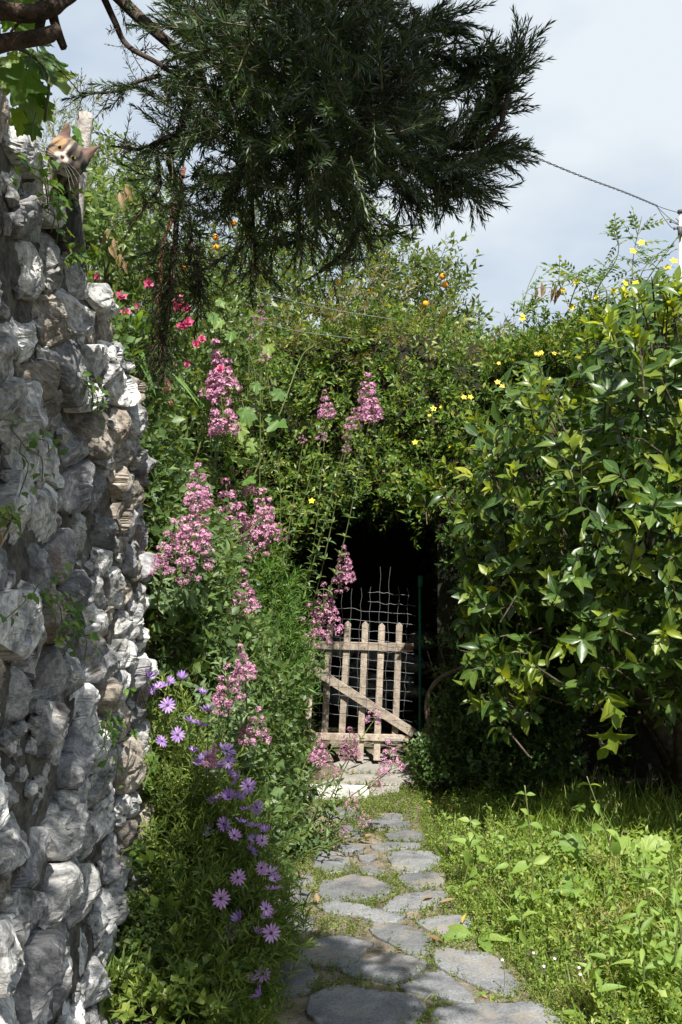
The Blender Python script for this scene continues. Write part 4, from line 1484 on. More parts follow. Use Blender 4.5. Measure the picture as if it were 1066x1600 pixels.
# dense inner leaves so the bush is dark inside
qi = rand_dir(1500)
pi_ = CC + [0, 0.1, -0.05] + qi * CR * rng.uniform(0.55, 0.82, (1500, 1))
sx_, sy_, _ = project(pi_)
pi_ = pi_[(pi_[:, 2] > 0.55) & ~((sx_ < 990) & (sy_ < 715 - (sx_ - 700) * 0.78)) & (sx_ > 740)]
sprig_mass('shaded_leaves', cz, [sprig(8, small_leaf(0.42), 0.4, 65) for _ in range(4)], [M['citrus'], M['twig']], pi_, rand_dir(len(pi_)), rng.uniform(0.25, 0.36, len(pi_)))

# ------------------------------------------------------------------ planted bank on the left
def bank_pts(n, x0, x1, y0, y1, lift=0.0):
    x, y = rng.uniform(x0, x1, n), rng.uniform(y0, y1, n)
    return np.stack([x, y, ground_z(x, y) + lift], 1)


n = 4600
p = bank_pts(n, -1.3, -0.4, 4.45, 8.3)
q_ = bank_pts(500, -2.4, -1.3, 4.45, 8.3)
p = np.concatenate([p, q_])
p[:, 2] += rng.uniform(0, 0.22, len(p))
nb = np.tile([0.75, -0.25, 0.6], (len(p), 1))
bc = MB()
o = sprig_mass('bank_undergrowth', None, SPR + SPR_OPP + SPR_RND, [M['bank'], M['stem']], p, nb, rng.uniform(0.14, 0.26, len(p)), 0.5)
# narrow strip of low growth at the foot of the wall
n = 900
p = bank_pts(n, -0.95, -0.42, 3.4, 4.6)
p[:, 2] += rng.uniform(0, 0.1, n)
o = sprig_mass('bed_undergrowth', None, SPR_NAR + SPR_RND, [M['daisyleaf'], M['stem']], p, np.tile([0.2, -0.2, 0.9], (n, 1)), rng.uniform(0.1, 0.2, n), 0.5)

VLEAF = [leaf(0.36, 4, 0.25, 0.3, 0.35), leaf(0.32, 4, 0.35, 0.15, 0.38), leaf(0.4, 4, 0.15, 0.45, 0.35)]


def valerian_head(wd, tiers, seed):
    """a panicle of rounded clusters of small five petalled florets, along +z, height 1"""
    mb = MB()
    R_ = np.random.default_rng(seed)
    fl = flower5(1.0, 4, 0.8, 0.5)
    pos, d = [], []
    stems = MB()
    for t in range(tiers):
        f = t / max(1, tiers - 1)
        z = 0.06 + 0.82 * f
        r = wd * (1 - 0.72 * f) * (0.8 + 0.3 * R_.random())
        m = max(1, int(round(6 * (1 - f) + 1)))
        for k in range(m):
            az = 6.283 * k / m + t * 0.8 + R_.normal(0, 0.2)
            c = np.array([math.cos(az) * r, math.sin(az) * r, z + R_.normal(0, 0.03)]) if m > 1 else np.array([0, 0, 0.92])
            rc = 0.13 * (1 - 0.35 * f) * R_.uniform(0.75, 1.2)
            q = unit(R_.normal(size=(26, 3)) + np.array([math.cos(az) * 0.5, math.sin(az) * 0.5, 0.6]))
            pos.append(c + q * rc * R_.uniform(0.75, 1.05, (26, 1)) * [1, 1, 0.8])
            d.append(q)
            V, F, UV = tube([(0, 0, max(0, z - 0.16)), c * [0.6, 0.6, 1] - [0, 0, 0.05], c], 0.006, 3, False)
            mb.add(V, F, UV, 1)
    pos, d = np.concatenate(pos), np.concatenate(d)
    V, F, UV, MI = cloud((fl[0], fl[1], fl[2]), pos, np.roll(d, 1, 1) + 0.01, d, 0.034)
    mb.add(V, F, UV, 0)
    V, F, UV = tube([(0, 0, 0), (0, 0, 0.9)], 0.012, 4, False)
    mb.add(V, F, UV, 1)
    V, F, UV, MI = mb.arrays()
    return make_mesh('flower_head', V, F, UV, [M['valflower'], M['stem']], MI)


# florets face outwards: cloud() puts +y along d and +z along n; above n is the outward direction
HEADS = [valerian_head(0.2, 6, 1), valerian_head(0.26, 5, 2), valerian_head(0.17, 7, 3), valerian_head(0.3, 4, 4), valerian_head(0.36, 3, 5)]


def valerian(base, heads, label, leafy=10, K=90, spread=0.3, hgt=0.45, lean=(0.3, -0.45, 0.75), ground_base=False):
    """heads: (px, top py, width px, height px, distance)"""
    dy_ = 0.0 if ground_base else base[1] - 0.48 - np.mean([h_[4] for h_ in heads])
    heads = [(h_[0], h_[1] - 0.04 * h_[3], h_[2] * 1.08, h_[3] * 1.08, h_[4] + dy_ - (0 if ground_base else 0.12)) for h_ in heads]
    r = thing('valerian', base, label, 'valerian', 'pink flowering valerian plants')
    LP = []

    def stem(pts, r0, r1, nodes, sz, part=True):
        ax = spline(pts, 18)
        V, F, UV = tube(ax, np.linspace(r0, r1, 18), 5, False)
        MB().add(V, F, UV).build('stem', M['stem'], r)
        tg = unit(np.gradient(ax, axis=0))
        ph = rng.uniform(0, 3)
        for k in range(nodes):
            t = 0.08 + 0.86 * k / max(1, nodes - 1)
            i = min(17, int(t * 17))
            a1 = unit(np.cross(tg[i], [0.21, 0.5, 0.8]))
            a2 = np.cross(tg[i], a1)
            for s_ in (0, math.pi):
                az = ph + k * 1.57 + s_ + rng.normal(0, 0.2)
                rad = a1 * math.cos(az) + a2 * math.sin(az)
                A = math.radians(rng.uniform(40, 75))
                LP.append((ax[i], tg[i] * math.cos(A) + rad * math.sin(A), tg[i] * math.sin(A) - rad * math.cos(A) + UP * 0.3 + rng.normal(0, 0.15, 3), sz * rng.uniform(0.75, 1.15) * (1.05 - 0.45 * t)))

    for px, py, wd, ht, Y in heads:
        top = P(px, py, Y)
        bot = P(px + rng.normal(0, 3), py + ht, Y + 0.02)
        H = np.linalg.norm(top - bot)
        tilt = unit(top - bot + np.array([rng.normal(0, 0.12), -0.1, 0]) * H)
        ratio = wd / max(ht, 1)
        k = 4 if ratio > 0.95 else 3 if ratio > 0.75 else 1 if ratio > 0.58 else 0 if ratio > 0.45 else 2
        flower_part('flower_head', r, HEADS[k], bot, tilt, H * 1.05)
        b = np.array(base) + rng.normal(0, 0.06, 3) * [1, 1, 0.2]
        mid = (b + bot) / 2 + np.array([rng.normal(0, 0.05), -0.08, -0.06])
        stem([b, mid, bot], 0.0055, 0.003, int(np.linalg.norm(bot - b) / 0.065) + 2, 0.085)
    for k in range(leafy):
        dd = unit(np.array(lean) + rng.normal(0, spread, 3))
        L = hgt * rng.uniform(0.6, 1.2)
        b = np.array(base) + rng.normal(0, 0.07, 3) * [1, 1, 0.2]
        stem([b, b + dd * L * 0.5 + UP * 0.03, b + dd * L], 0.005, 0.0025, int(L / 0.05) + 2, 0.085)
    a_ = [np.array(t) for t in zip(*LP)]
    leaf_objects(r, 'leaf', VLEAF, M['valerian'], a_[0], a_[1], a_[2], a_[3], K)
    return r


def on_bank(px, py, Y=None):
    for y in np.arange(4.55, 9.0, 0.03):
        q = P(px, py, y)
        if q[2] <= ground_z(q[0], q[1]) + 0.02:
            return q
    q = P(px, py, Y or 7.0)
    q[2] = ground_z(q[0], q[1])
    return q


valerian(on_bank(262, 930), [(303, 728, 46, 62, 4.7), (300, 772, 52, 80, 4.65), (275, 815, 46, 60, 4.6), (318, 838, 46, 44, 4.65), (252, 855, 34, 38, 4.5), (295, 870, 55, 36, 4.6)],
         'valerian in front of the wall edge with a tall stack of mauve pink heads', 16, 200, hgt=0.5)
valerian(on_bank(250, 770), [(236, 645, 36, 74, 4.7), (250, 700, 26, 40, 4.75)], 'valerian leaning against the sunlit end of the stone wall with one pink spike', 9, 80, hgt=0.35)
valerian(on_bank(350, 890), [(366, 752, 52, 78, 5.0), (415, 768, 36, 70, 5.0), (398, 800, 40, 50, 5.0), (440, 818, 26, 24, 5.0), (350, 800, 40, 50, 4.95), (375, 820, 46, 55, 4.95), (410, 830, 36, 34, 5), (390, 738, 24, 34, 5.1)],
         'valerian with a broad cloud of many pink heads beside the tall stack', 14, 160, hgt=0.45)
valerian(on_bank(318, 700), [(348, 535, 40, 78, 5.6), (323, 572, 26, 50, 5.6), (340, 590, 40, 24, 5.6), (354, 610, 42, 66, 5.5), (338, 640, 30, 36, 5.5)],
         'valerian high on the bank with two tall cone shaped pink heads', 14, 150, hgt=0.5)
valerian(on_bank(392, 640), [(408, 476, 24, 22, 6.1), (400, 494, 26, 14, 6.1), (414, 542, 20, 20, 6.1), (390, 518, 14, 12, 6.1)], 'valerian with small round pink heads highest against the dark orange tree', 7, 60, hgt=0.5)
valerian(on_bank(418, 800), [(515, 612, 26, 40, 6.3), (573, 588, 34, 66, 6.3), (545, 645, 34, 24, 6.3), (507, 668, 34, 18, 6.3), (540, 668, 30, 16, 6.3), (553, 640, 40, 26, 6.3), (542, 690, 22, 14, 6.3), (472, 676, 14, 14, 6.3)],
         'valerian stretching long pale stems across the hedge to slender stepped pink heads', 8, 80, hgt=0.45)
valerian(on_bank(352, 1010), [(387, 893, 36, 62, 5.5), (366, 930, 30, 36, 5.5), (380, 955, 40, 26, 5.5), (340, 968, 40, 34, 5.4)], 'valerian in the middle of the bank with one upright pink head above dark leaves', 12, 120, hgt=0.45)
valerian(on_bank(412, 1060), [(539, 855, 30, 52, 6.1), (528, 892, 30, 30, 6.1), (505, 912, 42, 46, 6.05), (514, 935, 44, 50, 6.05), (480, 945, 46, 46, 6.0), (495, 970, 46, 36, 6.0), (460, 965, 40, 40, 6.0)],
         'valerian leaning across the gate opening with its large dark pink plume', 10, 110, hgt=0.45)
valerian(on_bank(335, 1150), [(382, 1008, 34, 50, 5.0), (358, 1040, 40, 52, 5.0), (347, 1075, 26, 34, 5.0), (400, 1106, 38, 50, 5.2), (385, 1125, 24, 30, 5.2), (330, 1162, 18, 34, 4.7)],
         'valerian behind the purple daisies with dusky pink faded heads', 12, 120, hgt=0.4)
valerian(G(425, 1325), [(547, 1138, 32, 44, 5.5), (585, 1100, 28, 26, 5.6), (614, 1158, 34, 42, 5.6), (600, 1190, 30, 18, 5.6), (500, 1150, 28, 40, 5.4), (515, 1180, 30, 28, 5.4), (553, 1238, 24, 20, 5.35), (570, 1268, 24, 18, 5.3), (590, 1212, 26, 18, 5.5), (535, 1290, 14, 14, 5.2)],
         'lowest valerian sprawling over the slate path in front of the gate', 26, 260, hgt=0.5, spread=0.42, lean=(0.3, 0.05, 0.85), ground_base=True)
valerian(G(440, 1260), [(505, 1165, 20, 20, 5.9)], 'leafy valerian on the ground close to the white kerb block with few flowers', 20, 150, hgt=0.55, spread=0.35, lean=(0.1, 0, 0.9), ground_base=True)

# feathery bright bush left of the opening
for px, py, Y, s_, lab in [(410, 950, 6.7, 0.27, 'bright green feathery bush left of the gate opening'), (412, 1060, 6.5, 0.3, 'darker feathery bush below the bright one beside the gate')]:
    c = P(px, py, Y)
    r = thing('feathery_bush', (c[0], c[1], float(ground_z(c[0], c[1]))), lab, 'bush')
    p, nrm = ellipsoid_shell(c, (s_ * 0.85, s_ * 0.9, s_ * 1.15), 330, 0.35, px * 1.0, 0.15, -0.8)
    sprig_mass('foliage', r, SPR_FINE + SPR_NAR, [M['feather'], M['stem']], p, blend(nrm, UP, 0.45), rng.uniform(0.13, 0.22, len(p)), 0.35)
    for k in range(6):
        b = np.array(r.location)
        e = c + rand_dir(1)[0] * s_ * 0.6
        V, F, UV = tube(spline([b, (b + e) / 2, e], 8), 0.006, 5)
        MB().add(V, F, UV).build('stem', M['twig'], r)

# ------------------------------------------------------------------ purple daisies
def daisy_mesh(npet, cup, mat, seed):
    R_ = np.random.default_rng(seed)
    mb = MB()
    pl_ = leaf(0.36, 3, -0.2, 0.1, 0.62, 2.2)
    for k in range(npet):
        a_ = 6.283 * k / npet + R_.normal(0, 0.06)
        c_ = cup + R_.normal(0, 0.1)
        d = np.array([[math.cos(a_), math.sin(a_), c_]])
        V, F, UV, _ = cloud(pl_, np.array([[math.cos(a_) * 0.1, math.sin(a_) * 0.1, 0.0]]), d, np.array([[-c_ * math.cos(a_), -c_ * math.sin(a_), 1.0]]), R_.uniform(0.8, 0.95))
        mb.add(V, F, UV)
    V, F, UV, MI = mb.arrays()
    return make_mesh('daisy_flower', V, F, UV, [mat], MI)


Ve, Fe = uvsphere((0, 0, 0.03), (0.15, 0.15, 0.08), 12, 6)
EYE_M = make_mesh('flower_eye', Ve, np.concatenate([Fe[:, [0, 1, 2]], Fe[:, [0, 2, 3]]]), None, [M['eye']])
DM = {k: [daisy_mesh(13, c_, M['petal_' + k], i + 7) for i, c_ in enumerate((0.1, 0.3, 0.55))] + [daisy_mesh(11, 1.3, M['petal_' + k], 31)] for k in ('purple', 'pink', 'white')}
# (px, py, kind, openness 0 flat .. 3 half closed)
DS = {
    'upper clump of purple daisies against the far edge of the stone wall': ((232, 1180, 4.25), [(232, 1058, 0, 3), (255, 1072, 0, 2), (264, 1066, 0, 3), (284, 1060, 0, 3), (246, 1076, 0, 2), (262, 1102, 0, 1), (315, 1085, 0, 3), (219, 1070, 0, 3), (235, 1085, 0, 3)]),
    'second clump of violet daisies around a small salmon valerian head': ((300, 1270, 4.1), [(298, 1128, 0, 2), (313, 1133, 0, 2), (278, 1148, 0, 1), (253, 1158, 0, 1), (316, 1186, 0, 1), (302, 1176, 0, 3), (326, 1180, 0, 2), (308, 1192, 0, 2), (354, 1174, 0, 1), (357, 1190, 0, 1), (325, 1112, 0, 3), (345, 1200, 0, 3)]),
    'dense drift of dark violet daisies beside the lowest valerian': ((375, 1370, 4.15), [(372, 1218, 0, 2), (388, 1228, 0, 1), (360, 1212, 0, 3), (336, 1250, 0, 2), (357, 1246, 0, 3), (372, 1248, 0, 3), (384, 1265, 0, 2), (402, 1262, 0, 1), (350, 1288, 0, 1), (378, 1286, 0, 2), (397, 1292, 0, 2), (366, 1306, 1, 1), (328, 1298, 2, 0), (410, 1313, 1, 1), (398, 1312, 0, 2), (392, 1330, 0, 2), (413, 1300, 0, 3)]),
    'lilac daisies trailing over the left edge of the slate path': ((395, 1500, 3.95), [(409, 1356, 1, 1), (421, 1365, 1, 2), (430, 1374, 1, 2), (428, 1390, 1, 2), (372, 1371, 1, 0), (345, 1404, 1, 0), (416, 1420, 1, 1), (420, 1432, 1, 2), (424, 1458, 1, 0), (402, 1459, 1, 3), (346, 1463, 2, 0), (361, 1457, 1, 2), (411, 1522, 1, 1), (367, 1528, 1, 2), (391, 1533, 1, 3), (374, 1437, 0, 3), (407, 1556, 0, 3)]),
}
for lab, ((bx, by, bY), fl) in DS.items():
    base = P(bx, by, bY)
    base[2] = ground_z(base[0], base[1])
    r = thing('daisy_plant', base, lab, 'daisy plant', 'purple and lilac daisy plants along the wall foot')
    cs = []
    for px, py, kd, op in fl:
        Y = bY - (0.34 if bY < 4 else 0.26) + rng.normal(0, 0.06)
        c = P(px, py, Y)
        cs.append(c)
        size = rng.uniform(0.028, 0.044)
        d = np.array([rng.normal(0.12, 0.3), -0.75 if op < 2 else -0.15, 0.55 if op < 2 else 0.8])
        if op in (0, 1): op = int(rng.integers(0, 3))
        d = d + rng.normal(0, 0.22, 3)
        o = flower_part('daisy_flower', r, DM[('purple', 'pink', 'white')[kd]][op], c, d, size)
        e = bpy.data.objects.new('flower_eye', EYE_M)
        C.objects.link(e)
        e.parent = o
        b = base + rng.normal(0, 0.08, 3) * [1, 1, 0.1]
        b = b * [1, 1, 0] + UP * max(b[2], c[2] - 0.42)
        V, F, UV = tube(spline([b + [0, 0.1, 0], (b + c) / 2 + [rng.normal(0, 0.02), 0.03, 0.0], c - unit(d) * 0.004], 9), np.linspace(0.003, 0.002, 9), 4, False)
        MB().add(V, F, UV).build('flower_stem', M['stem'], r)
    cs = np.array(cs)
    m = 330
    i = rng.integers(0, len(cs), m)
    t = rng.uniform(0.1, 1.0, (m, 1))
    p = cs[i] * (1 - t) + base * t + rng.normal(0, 0.06, (m, 3)) + [-0.03, 0.2, -0.07]
    p[:, 2] = np.maximum(p[:, 2], ground_z(p[:, 0], p[:, 1]) + 0.01)
    sprig_mass('foliage', r, SPR_NAR + SPR_FINE[:1], [M['daisyleaf'], M['stem']], p, np.tile([0.15, -0.35, 0.7], (m, 1)), rng.uniform(0.1, 0.17, m), 0.45)
# bright narrow leaved growth below the daisies
for px, py, Y, rx, rz, lab, key in [(285, 1400, 4.0, 0.22, 0.3, 'narrow leaved bright green bush in front of the wall below the daisies', 'daisyleaf'), (330, 1480, 3.8, 0.2, 0.2, 'low bright leafy bush at the near end of the flower bed', 'daisyleaf'),
                                    (270, 1290, 4.15, 0.16, 0.35, 'shaded narrow leaved bush pressed against the wall under the violet daisies', 'daisyleaf'), (236, 1480, 3.75, 0.09, 0.17, 'pale small leaved weed growing from the foot of the wall', 'shrub'), (360, 1100, 5.2, 0.35, 0.4, 'leafy green bush filling the bank behind the daisies', 'bank')]:
    c = P(px, py, Y)
    r = thing('leafy_bush', (c[0], c[1], float(ground_z(c[0], c[1]))), lab, 'bush')
    p, nrm = ellipsoid_shell(c, (rx, 0.22, rz), 420, 0.2, px * 1.0, 0.2, -0.95)
    p[:, 2] = np.maximum(p[:, 2], ground_z(p[:, 0], p[:, 1]) + 0.01)
    sprig_mass('foliage', r, SPR_NAR if key == 'daisyleaf' else SPR_RND, [M[key], M['stem']], p, blend(nrm, UP, 0.5), rng.uniform(0.09, 0.17, len(p)) * (0.6 if rx < 0.1 else 1), 0.4)
# a fleshy rosette with broad leaves
c = P(270, 1440, 3.72)
r = thing('fleshy_plant', (c[0], c[1], 0.05), 'pale fleshy stem with a few broad rounded leaves among the narrow ones', 'plant')
ax = spline([P(228, 1388, 3.78), P(250, 1430, 3.74), P(268, 1460, 3.72), P(285, 1500, 3.76)], 14)
V, F, UV = tube(ax, 0.006, 6)
MB().add(V, F, UV).build('stem', M['weeddry'], r)
for a_, b_, wd in [((262, 1428), (268, 1395), .42), ((262, 1430), (283, 1405), .42), ((250, 1425), (278, 1430), .6), ((262, 1446), (300, 1440), .45), ((245, 1420), (238, 1398), .5), ((225, 1350), (222, 1335), .8), ((232, 1345), (240, 1330), .8)]:
    p0, p1 = P(*a_, 3.72), P(*b_, 3.68)
    V, F, UV, _ = cloud(leaf(wd, 5, 0.2, 0.1, 0.6, 1.6), p0[None], (p1 - p0)[None], np.array([[0.1, -0.8, 0.6]]), np.linalg.norm(p1 - p0))
    MB().add(V, F, UV).build('leaf', M['weedbig'], r)

# ------------------------------------------------------------------ on top of the bank: strap leaves, roses, vines, broad shrub
c = P(208, 560, 4.85)
r = thing('strap_leaf_plant', c, 'clump of arching strap shaped green leaves behind the broken wall top', 'plant')
for k in range(30):
    az = rng.uniform(-1.5, 1.5)
    el = rng.uniform(-0.1, 1.2)
    d = np.array([math.cos(az) * math.cos(el), -0.5 * abs(math.sin(az)) * math.cos(el) + rng.normal(0, 0.2), math.sin(el)])
    L = rng.uniform(0.28, 0.46)
    pts = np.array([c + unit(d) * L * t - UP * 0.5 * L * t * t * (1.3 - el * 0.6) for t in np.linspace(0, 1, 9)]) + rng.normal(0, 0.02, 3)
    sd = unit(np.cross(d, UP)) * rng.uniform(0.013, 0.02)
    V, UV = [], []
    for i, q in enumerate(pts):
        wv = (1 - (i / 8) ** 4) * (0.7 + 0.3 * math.sin(min(1, i / 4) * 1.57))
        V += [q - sd * wv + UP * 0.006, q, q + sd * wv + UP * 0.006]
        UV += [(0, i / 8), (0.5, i / 8), (1, i / 8)]
    F = [(i * 3 + j, i * 3 + j + 1, i * 3 + j + 4, i * 3 + j + 3) for i in range(8) for j in (0, 1)]
    MB().add(V, F, UV).build('leaf', M['strap'], r)

rb = thing('rose_bush', on_bank(270, 700, 6.8), 'rose bush with bright pink double blooms on top of the bank', 'rose bush')
rc = P(270, 540, 6.8)
p, nrm = ellipsoid_shell(rc, (0.62, 0.5, 0.62), 620, 0.3, 4.0, 0.2, -0.9)
sprig_mass('foliage', rb, SPR_OPP + SPR_RND, [M['shrub'], M['stem']], p, blend(nrm, UP, 0.4), rng.uniform(0.14, 0.22, len(p)), 0.5)
for k in range(9):
    b = np.array(rb.location)
    e = rc + rand_dir(1)[0] * [0.5, 0.4, 0.5]
    V, F, UV = tube(spline([b, (b + e) / 2 + rng.normal(0, 0.08, 3), e], 9), 0.006, 5)
    MB().add(V, F, UV).build('cane', M['stem'], rb)
mb = MB()
for lay, (m, cup, sz) in enumerate([(6, 0.25, 1.0), (6, 0.8, 0.85), (5, 1.8, 0.65), (4, 3.5, 0.5)]):
    for k in range(m):
        a_ = 6.283 * k / m + lay * 0.5
        V, F, UV, _ = cloud(leaf(0.95, 3, 0.2, -0.25, 0.6, 2), np.array([[0, 0, 0.1 * lay]]), np.array([[math.cos(a_), math.sin(a_), cup]]), np.array([[-cup * math.cos(a_), -cup * math.sin(a_), 1]]), sz)
        mb.add(V, F, UV)
V, F, UV, MI = mb.arrays()
ROSE = make_mesh('rose', V, F, UV, [M['rose']])
for px, py in [(232, 443), (217, 481), (277, 466), (281, 478), (289, 482), (272, 474), (282, 512), (288, 508), (294, 505), (305, 538), (315, 531), (296, 569), (258, 603), (263, 608), (267, 628), (190, 465), (168, 463), (197, 490), (275, 483), (154, 433), (346, 578)]:
    flower_part('rose', rb, ROSE, P(px, py, 6.0 if py > 455 else 6.1), (rng.normal(0, .4), -0.9, rng.normal(0.3, .3)), rng.uniform(0.028, 0.042))

bs = thing('broadleaf_shrub', on_bank(160, 480, 6.4), 'dense broad leaved shrub with a few brown dead leaves below the olive tree', 'shrub')
c = P(168, 385, 6.4)
p, nrm = ellipsoid_shell(c, (0.3, 0.35, 0.36), 230, 0.35, 14.0, 0.2, -0.9)
sprig_mass('foliage', bs, [sprig(9, small_leaf(0.36, 0.3, 0.3), 0.42, 65) for _ in range(4)], [M['shrub'], M['stem']], p, blend(nrm, UP, 0.2), rng.uniform(0.16, 0.24, len(p)), 0.4)
p, nrm = ellipsoid_shell(P(180, 300, 7.2), (0.28, 0.3, 0.24), 120, 0.3, 15.0, 0.2, -0.9)
sprig_mass('upper_foliage', bs, SPR, [M['shrub'], M['stem']], p, blend(nrm, UP, 0.3), rng.uniform(0.14, 0.22, len(p)), 0.5)
V, F, UV = tube(spline([np.array(bs.location), c], 6), 0.02, 6)
MB().add(V, F, UV).build('trunk', M['bark'], bs)
for px, py in [(173, 360), (178, 372), (170, 385), (190, 395), (193, 405), (196, 290), (187, 300), (203, 300), (112, 395)]:
    V, F, UV, _ = cloud(leaf(0.34, 4, 0.6, 0.3), P(px, py, 6.02)[None], np.array([[rng.normal(0, .4), -0.2, -1]]), np.array([[0, -1, 0.2]]), rng.uniform(0.09, 0.13))
    MB().add(V, F, UV).build('dead_leaf', M['brownleaf'], bs)

VINE = [lobed_leaf(5, 3, 0.5), lobed_leaf(5, 4, 0.38, cup=0.25), lobed_leaf(3, 4, 0.4, cup=0.05)]


def grapevine(label, stems, leaves, K=300):
    b = stems[0][0]
    r = thing('grapevine', b, label, 'grapevine')
    for st in stems:
        V, F, UV = tube(spline(st, 16), np.linspace(0.006, 0.003, 16), 6)
        MB().add(V, F, UV).build('stem', M['stem'], r)
    for q, s_, d, n_ in leaves:
        V, F, UV = tube(spline([q - unit(d) * s_ * 0.35 + [0, 0.02, 0.02], q], 4), 0.0018, 4, False)
        MB().add(V, F, UV).build('leaf_stalk', M['stem'], r)
    a_ = [np.array(t) for t in zip(*leaves)]
    leaf_objects(r, 'vine_leaf', VINE, M['vine'], a_[0], a_[2], a_[3], a_[1], K)


lv = []
for px, py, s_ in [(366, 665, .17), (382, 640, .15), (352, 600, .13), (440, 612, .13), (438, 655, .17), (388, 690, .17), (372, 715, .16), (345, 690, .13), (420, 540, .11), (330, 490, .11), (345, 500, .1), (400, 600, .1), (325, 620, .12), (385, 750, .12), (330, 540, .12), (348, 470, .1), (362, 520, .1)]:
    lv.append((P(px, py, 6.5 + rng.normal(0, 0.1)), s_, np.array([rng.normal(0.1, 0.4), -0.4, -0.7 + rng.normal(0, 0.4)]), np.array([rng.normal(0.1, 0.3), -0.8, 0.6])))
grapevine('grapevine trailing broad lobed leaves over the bank between the tall valerian heads', [[P(330, 780, 6.6), P(352, 650, 6.55), P(400, 590, 6.55), P(350, 470, 6.6)], [P(390, 760, 6.6), P(440, 640, 6.55), P(470, 560, 6.6), P(490, 540, 6.6)]], lv)

# rusty rod, grey post, wire
rr = thing('rusty_rod', on_bank(243, 470, 6.0), 'thin rusty iron rod leaning behind the roses', 'iron rod')
V, F, UV = tube(spline([np.array(rr.location), P(250, 430, 6.0), P(267, 345, 6.0), P(288, 262, 6.0)], 14), 0.0135, 8)
MB().add(V, F, UV).build('rod', M['rust'], rr)
wp = thing('wooden_post', P(118, 330, 3.6), 'split grey weathered wooden post standing behind the cat on the wall', 'post')
b, e = P(116, 350, 3.6), P(134, 178, 3.6)
b2 = b + (b - e) * 0.6
Vs, Fs, UVs = tube(spline([b2, b, b * 0.5 + e * 0.5, e], 20), np.linspace(0.032, 0.027, 20) * (1 + 0.06 * rng.normal(size=20)), 12)
for i in range(len(Vs)):
    Vs[i] += np.array(noise.noise_vector(Vector(Vs[i] * [30, 30, 3]))) * 0.006
MB().add(Vs, Fs, UVs).build('post_shaft', M['greywood'], wp)
ln = thing('fence_wire', P(330, 470, 6.5), 'thin slack fence wire strung across the orange tree from the roses', 'wire')
for a_, m_, b_ in [((330, 470), (440, 512), (560, 530)), ((400, 455), (500, 480), (620, 500))]:
    V, F, UV = tube(spline([P(*a_, 6.6), P(*m_, 6.9), P(*b_, 7.2)], 16), 0.0022, 4)
    MB().add(V, F, UV).build('wire_strand', M['wire'], ln)

# ------------------------------------------------------------------ creepers rooted in the wall
CRL = [lobed_leaf(3, 2, 0.35, 26), leaf(0.75, 3, 0.2, 0.2, 0.4), leaf(0.65, 3, 0.3, 0.3, 0.42)]
CRE = [(40, 690, 2.5, 80, 90, 34, 'dark creeper with small leaves at the middle of the wall near the camera'), (25, 250, 2.55, 60, 120, 34, 'creeper hanging in the shade near the top of the wall below the grapevine'), (90, 300, 2.95, 40, 110, 40, 'light green creeper on the wall top below the cat'),
       (70, 930, 2.55, 70, 170, 46, 'sunlit trailing creeper in a cleft of the wall beside a rusty stained stone'), (125, 975, 2.95, 45, 80, 26, 'shaded nettle like creeper low in the wall above a pale stone'), (120, 590, 3.05, 50, 120, 34, 'creeper strand crossing the middle of the wall below the white stones'),
       (165, 1130, 3.35, 60, 120, 44, 'bright round leaved creeper spilling beside the daisies from the wall'), (182, 1345, 3.5, 35, 90, 26, 'pale creeper on white stones at the far foot of the wall'), (98, 318, 2.72, 34, 70, 34, 'bright creeper leaves screening the chest of the cat'), (10, 810, 2.3, 30, 30, 10, 'tiny bright creeper tuft at the extreme edge of the wall'),
       (110, 400, 2.95, 40, 60, 16, 'sparse creeper sprig on dark stones under the wall top'), (205, 1180, 3.9, 26, 90, 20, 'dark trailing creeper where wall and daisies meet')]
for px, py, Y, rx, ry, m, lab in CRE:
    c = P(px, py, Y)
    w0 = wall_pt(c[1], max(0.05, c[2]), 0.0)
    root = np.array([w0[0], c[1], c[2]])
    r = thing('wall_creeper', root, lab, 'creeper', 'small creepers rooted in the stone wall')
    lv = []
    for k in range(max(3, m // 7)):
        a_ = rng.uniform(0, 6.28)
        tip = np.array([0, math.cos(a_) * rx / FP * Y * 2.2, -abs(math.sin(a_)) * ry / FP * Y * rng.uniform(0.3, 1.0) + 0.4 * ry / FP * Y * rng.uniform(-.5, 1)])
        st = spline([root + [-0.02, 0, 0], root + tip * 0.5 + [0.07, 0, 0.02], root + tip + [0.06, 0, 0]], 10)
        for i in range(len(st)):
            st[i, 0] = max(st[i, 0], wall_pt(st[i, 1], max(st[i, 2], 0.05), 0.045)[0])
        V, F, UV = tube(st, 0.0018, 4, False)
        MB().add(V, F, UV).build('stem', M['stem'], r)
        for j in range(7):
            q = st[rng.integers(1, 10)] + rng.normal(0, 0.012, 3) + [0.015, 0, 0]
            lv.append((q, np.array([0.5, rng.normal(0, 0.7), rng.normal(-0.2, 0.5)]), np.array([0.7, -0.35, 0.6]) + rng.normal(0, 0.3, 3), rng.uniform(0.02, 0.038)))
    a_ = [np.array(t) for t in zip(*lv)]
    leaf_objects(r, 'leaf', CRL, M['creeper'], a_[0], a_[1], a_[2], a_[3], 80)
# rusty brown fern scrap in a cleft
bf = thing('dry_fern', wall_pt(2.25, 1.73, 0.03), 'rust brown dried fern scrap in a cleft of the wall', 'dead fern')
for k in range(7):
    V, F, UV, _ = cloud(leaf(0.2, 5, 0.4, 0.2), (wall_pt(2.25, 1.73, 0.04) + rng.normal(0, 0.012, 3))[None], np.array([[0.5, rng.normal(0, .6), -0.6]]), np.array([[0.8, -0.5, 0.3]]), rng.uniform(0.05, 0.09))
    MB().add(V, F, UV).build('frond', M['brownleaf'], bf)

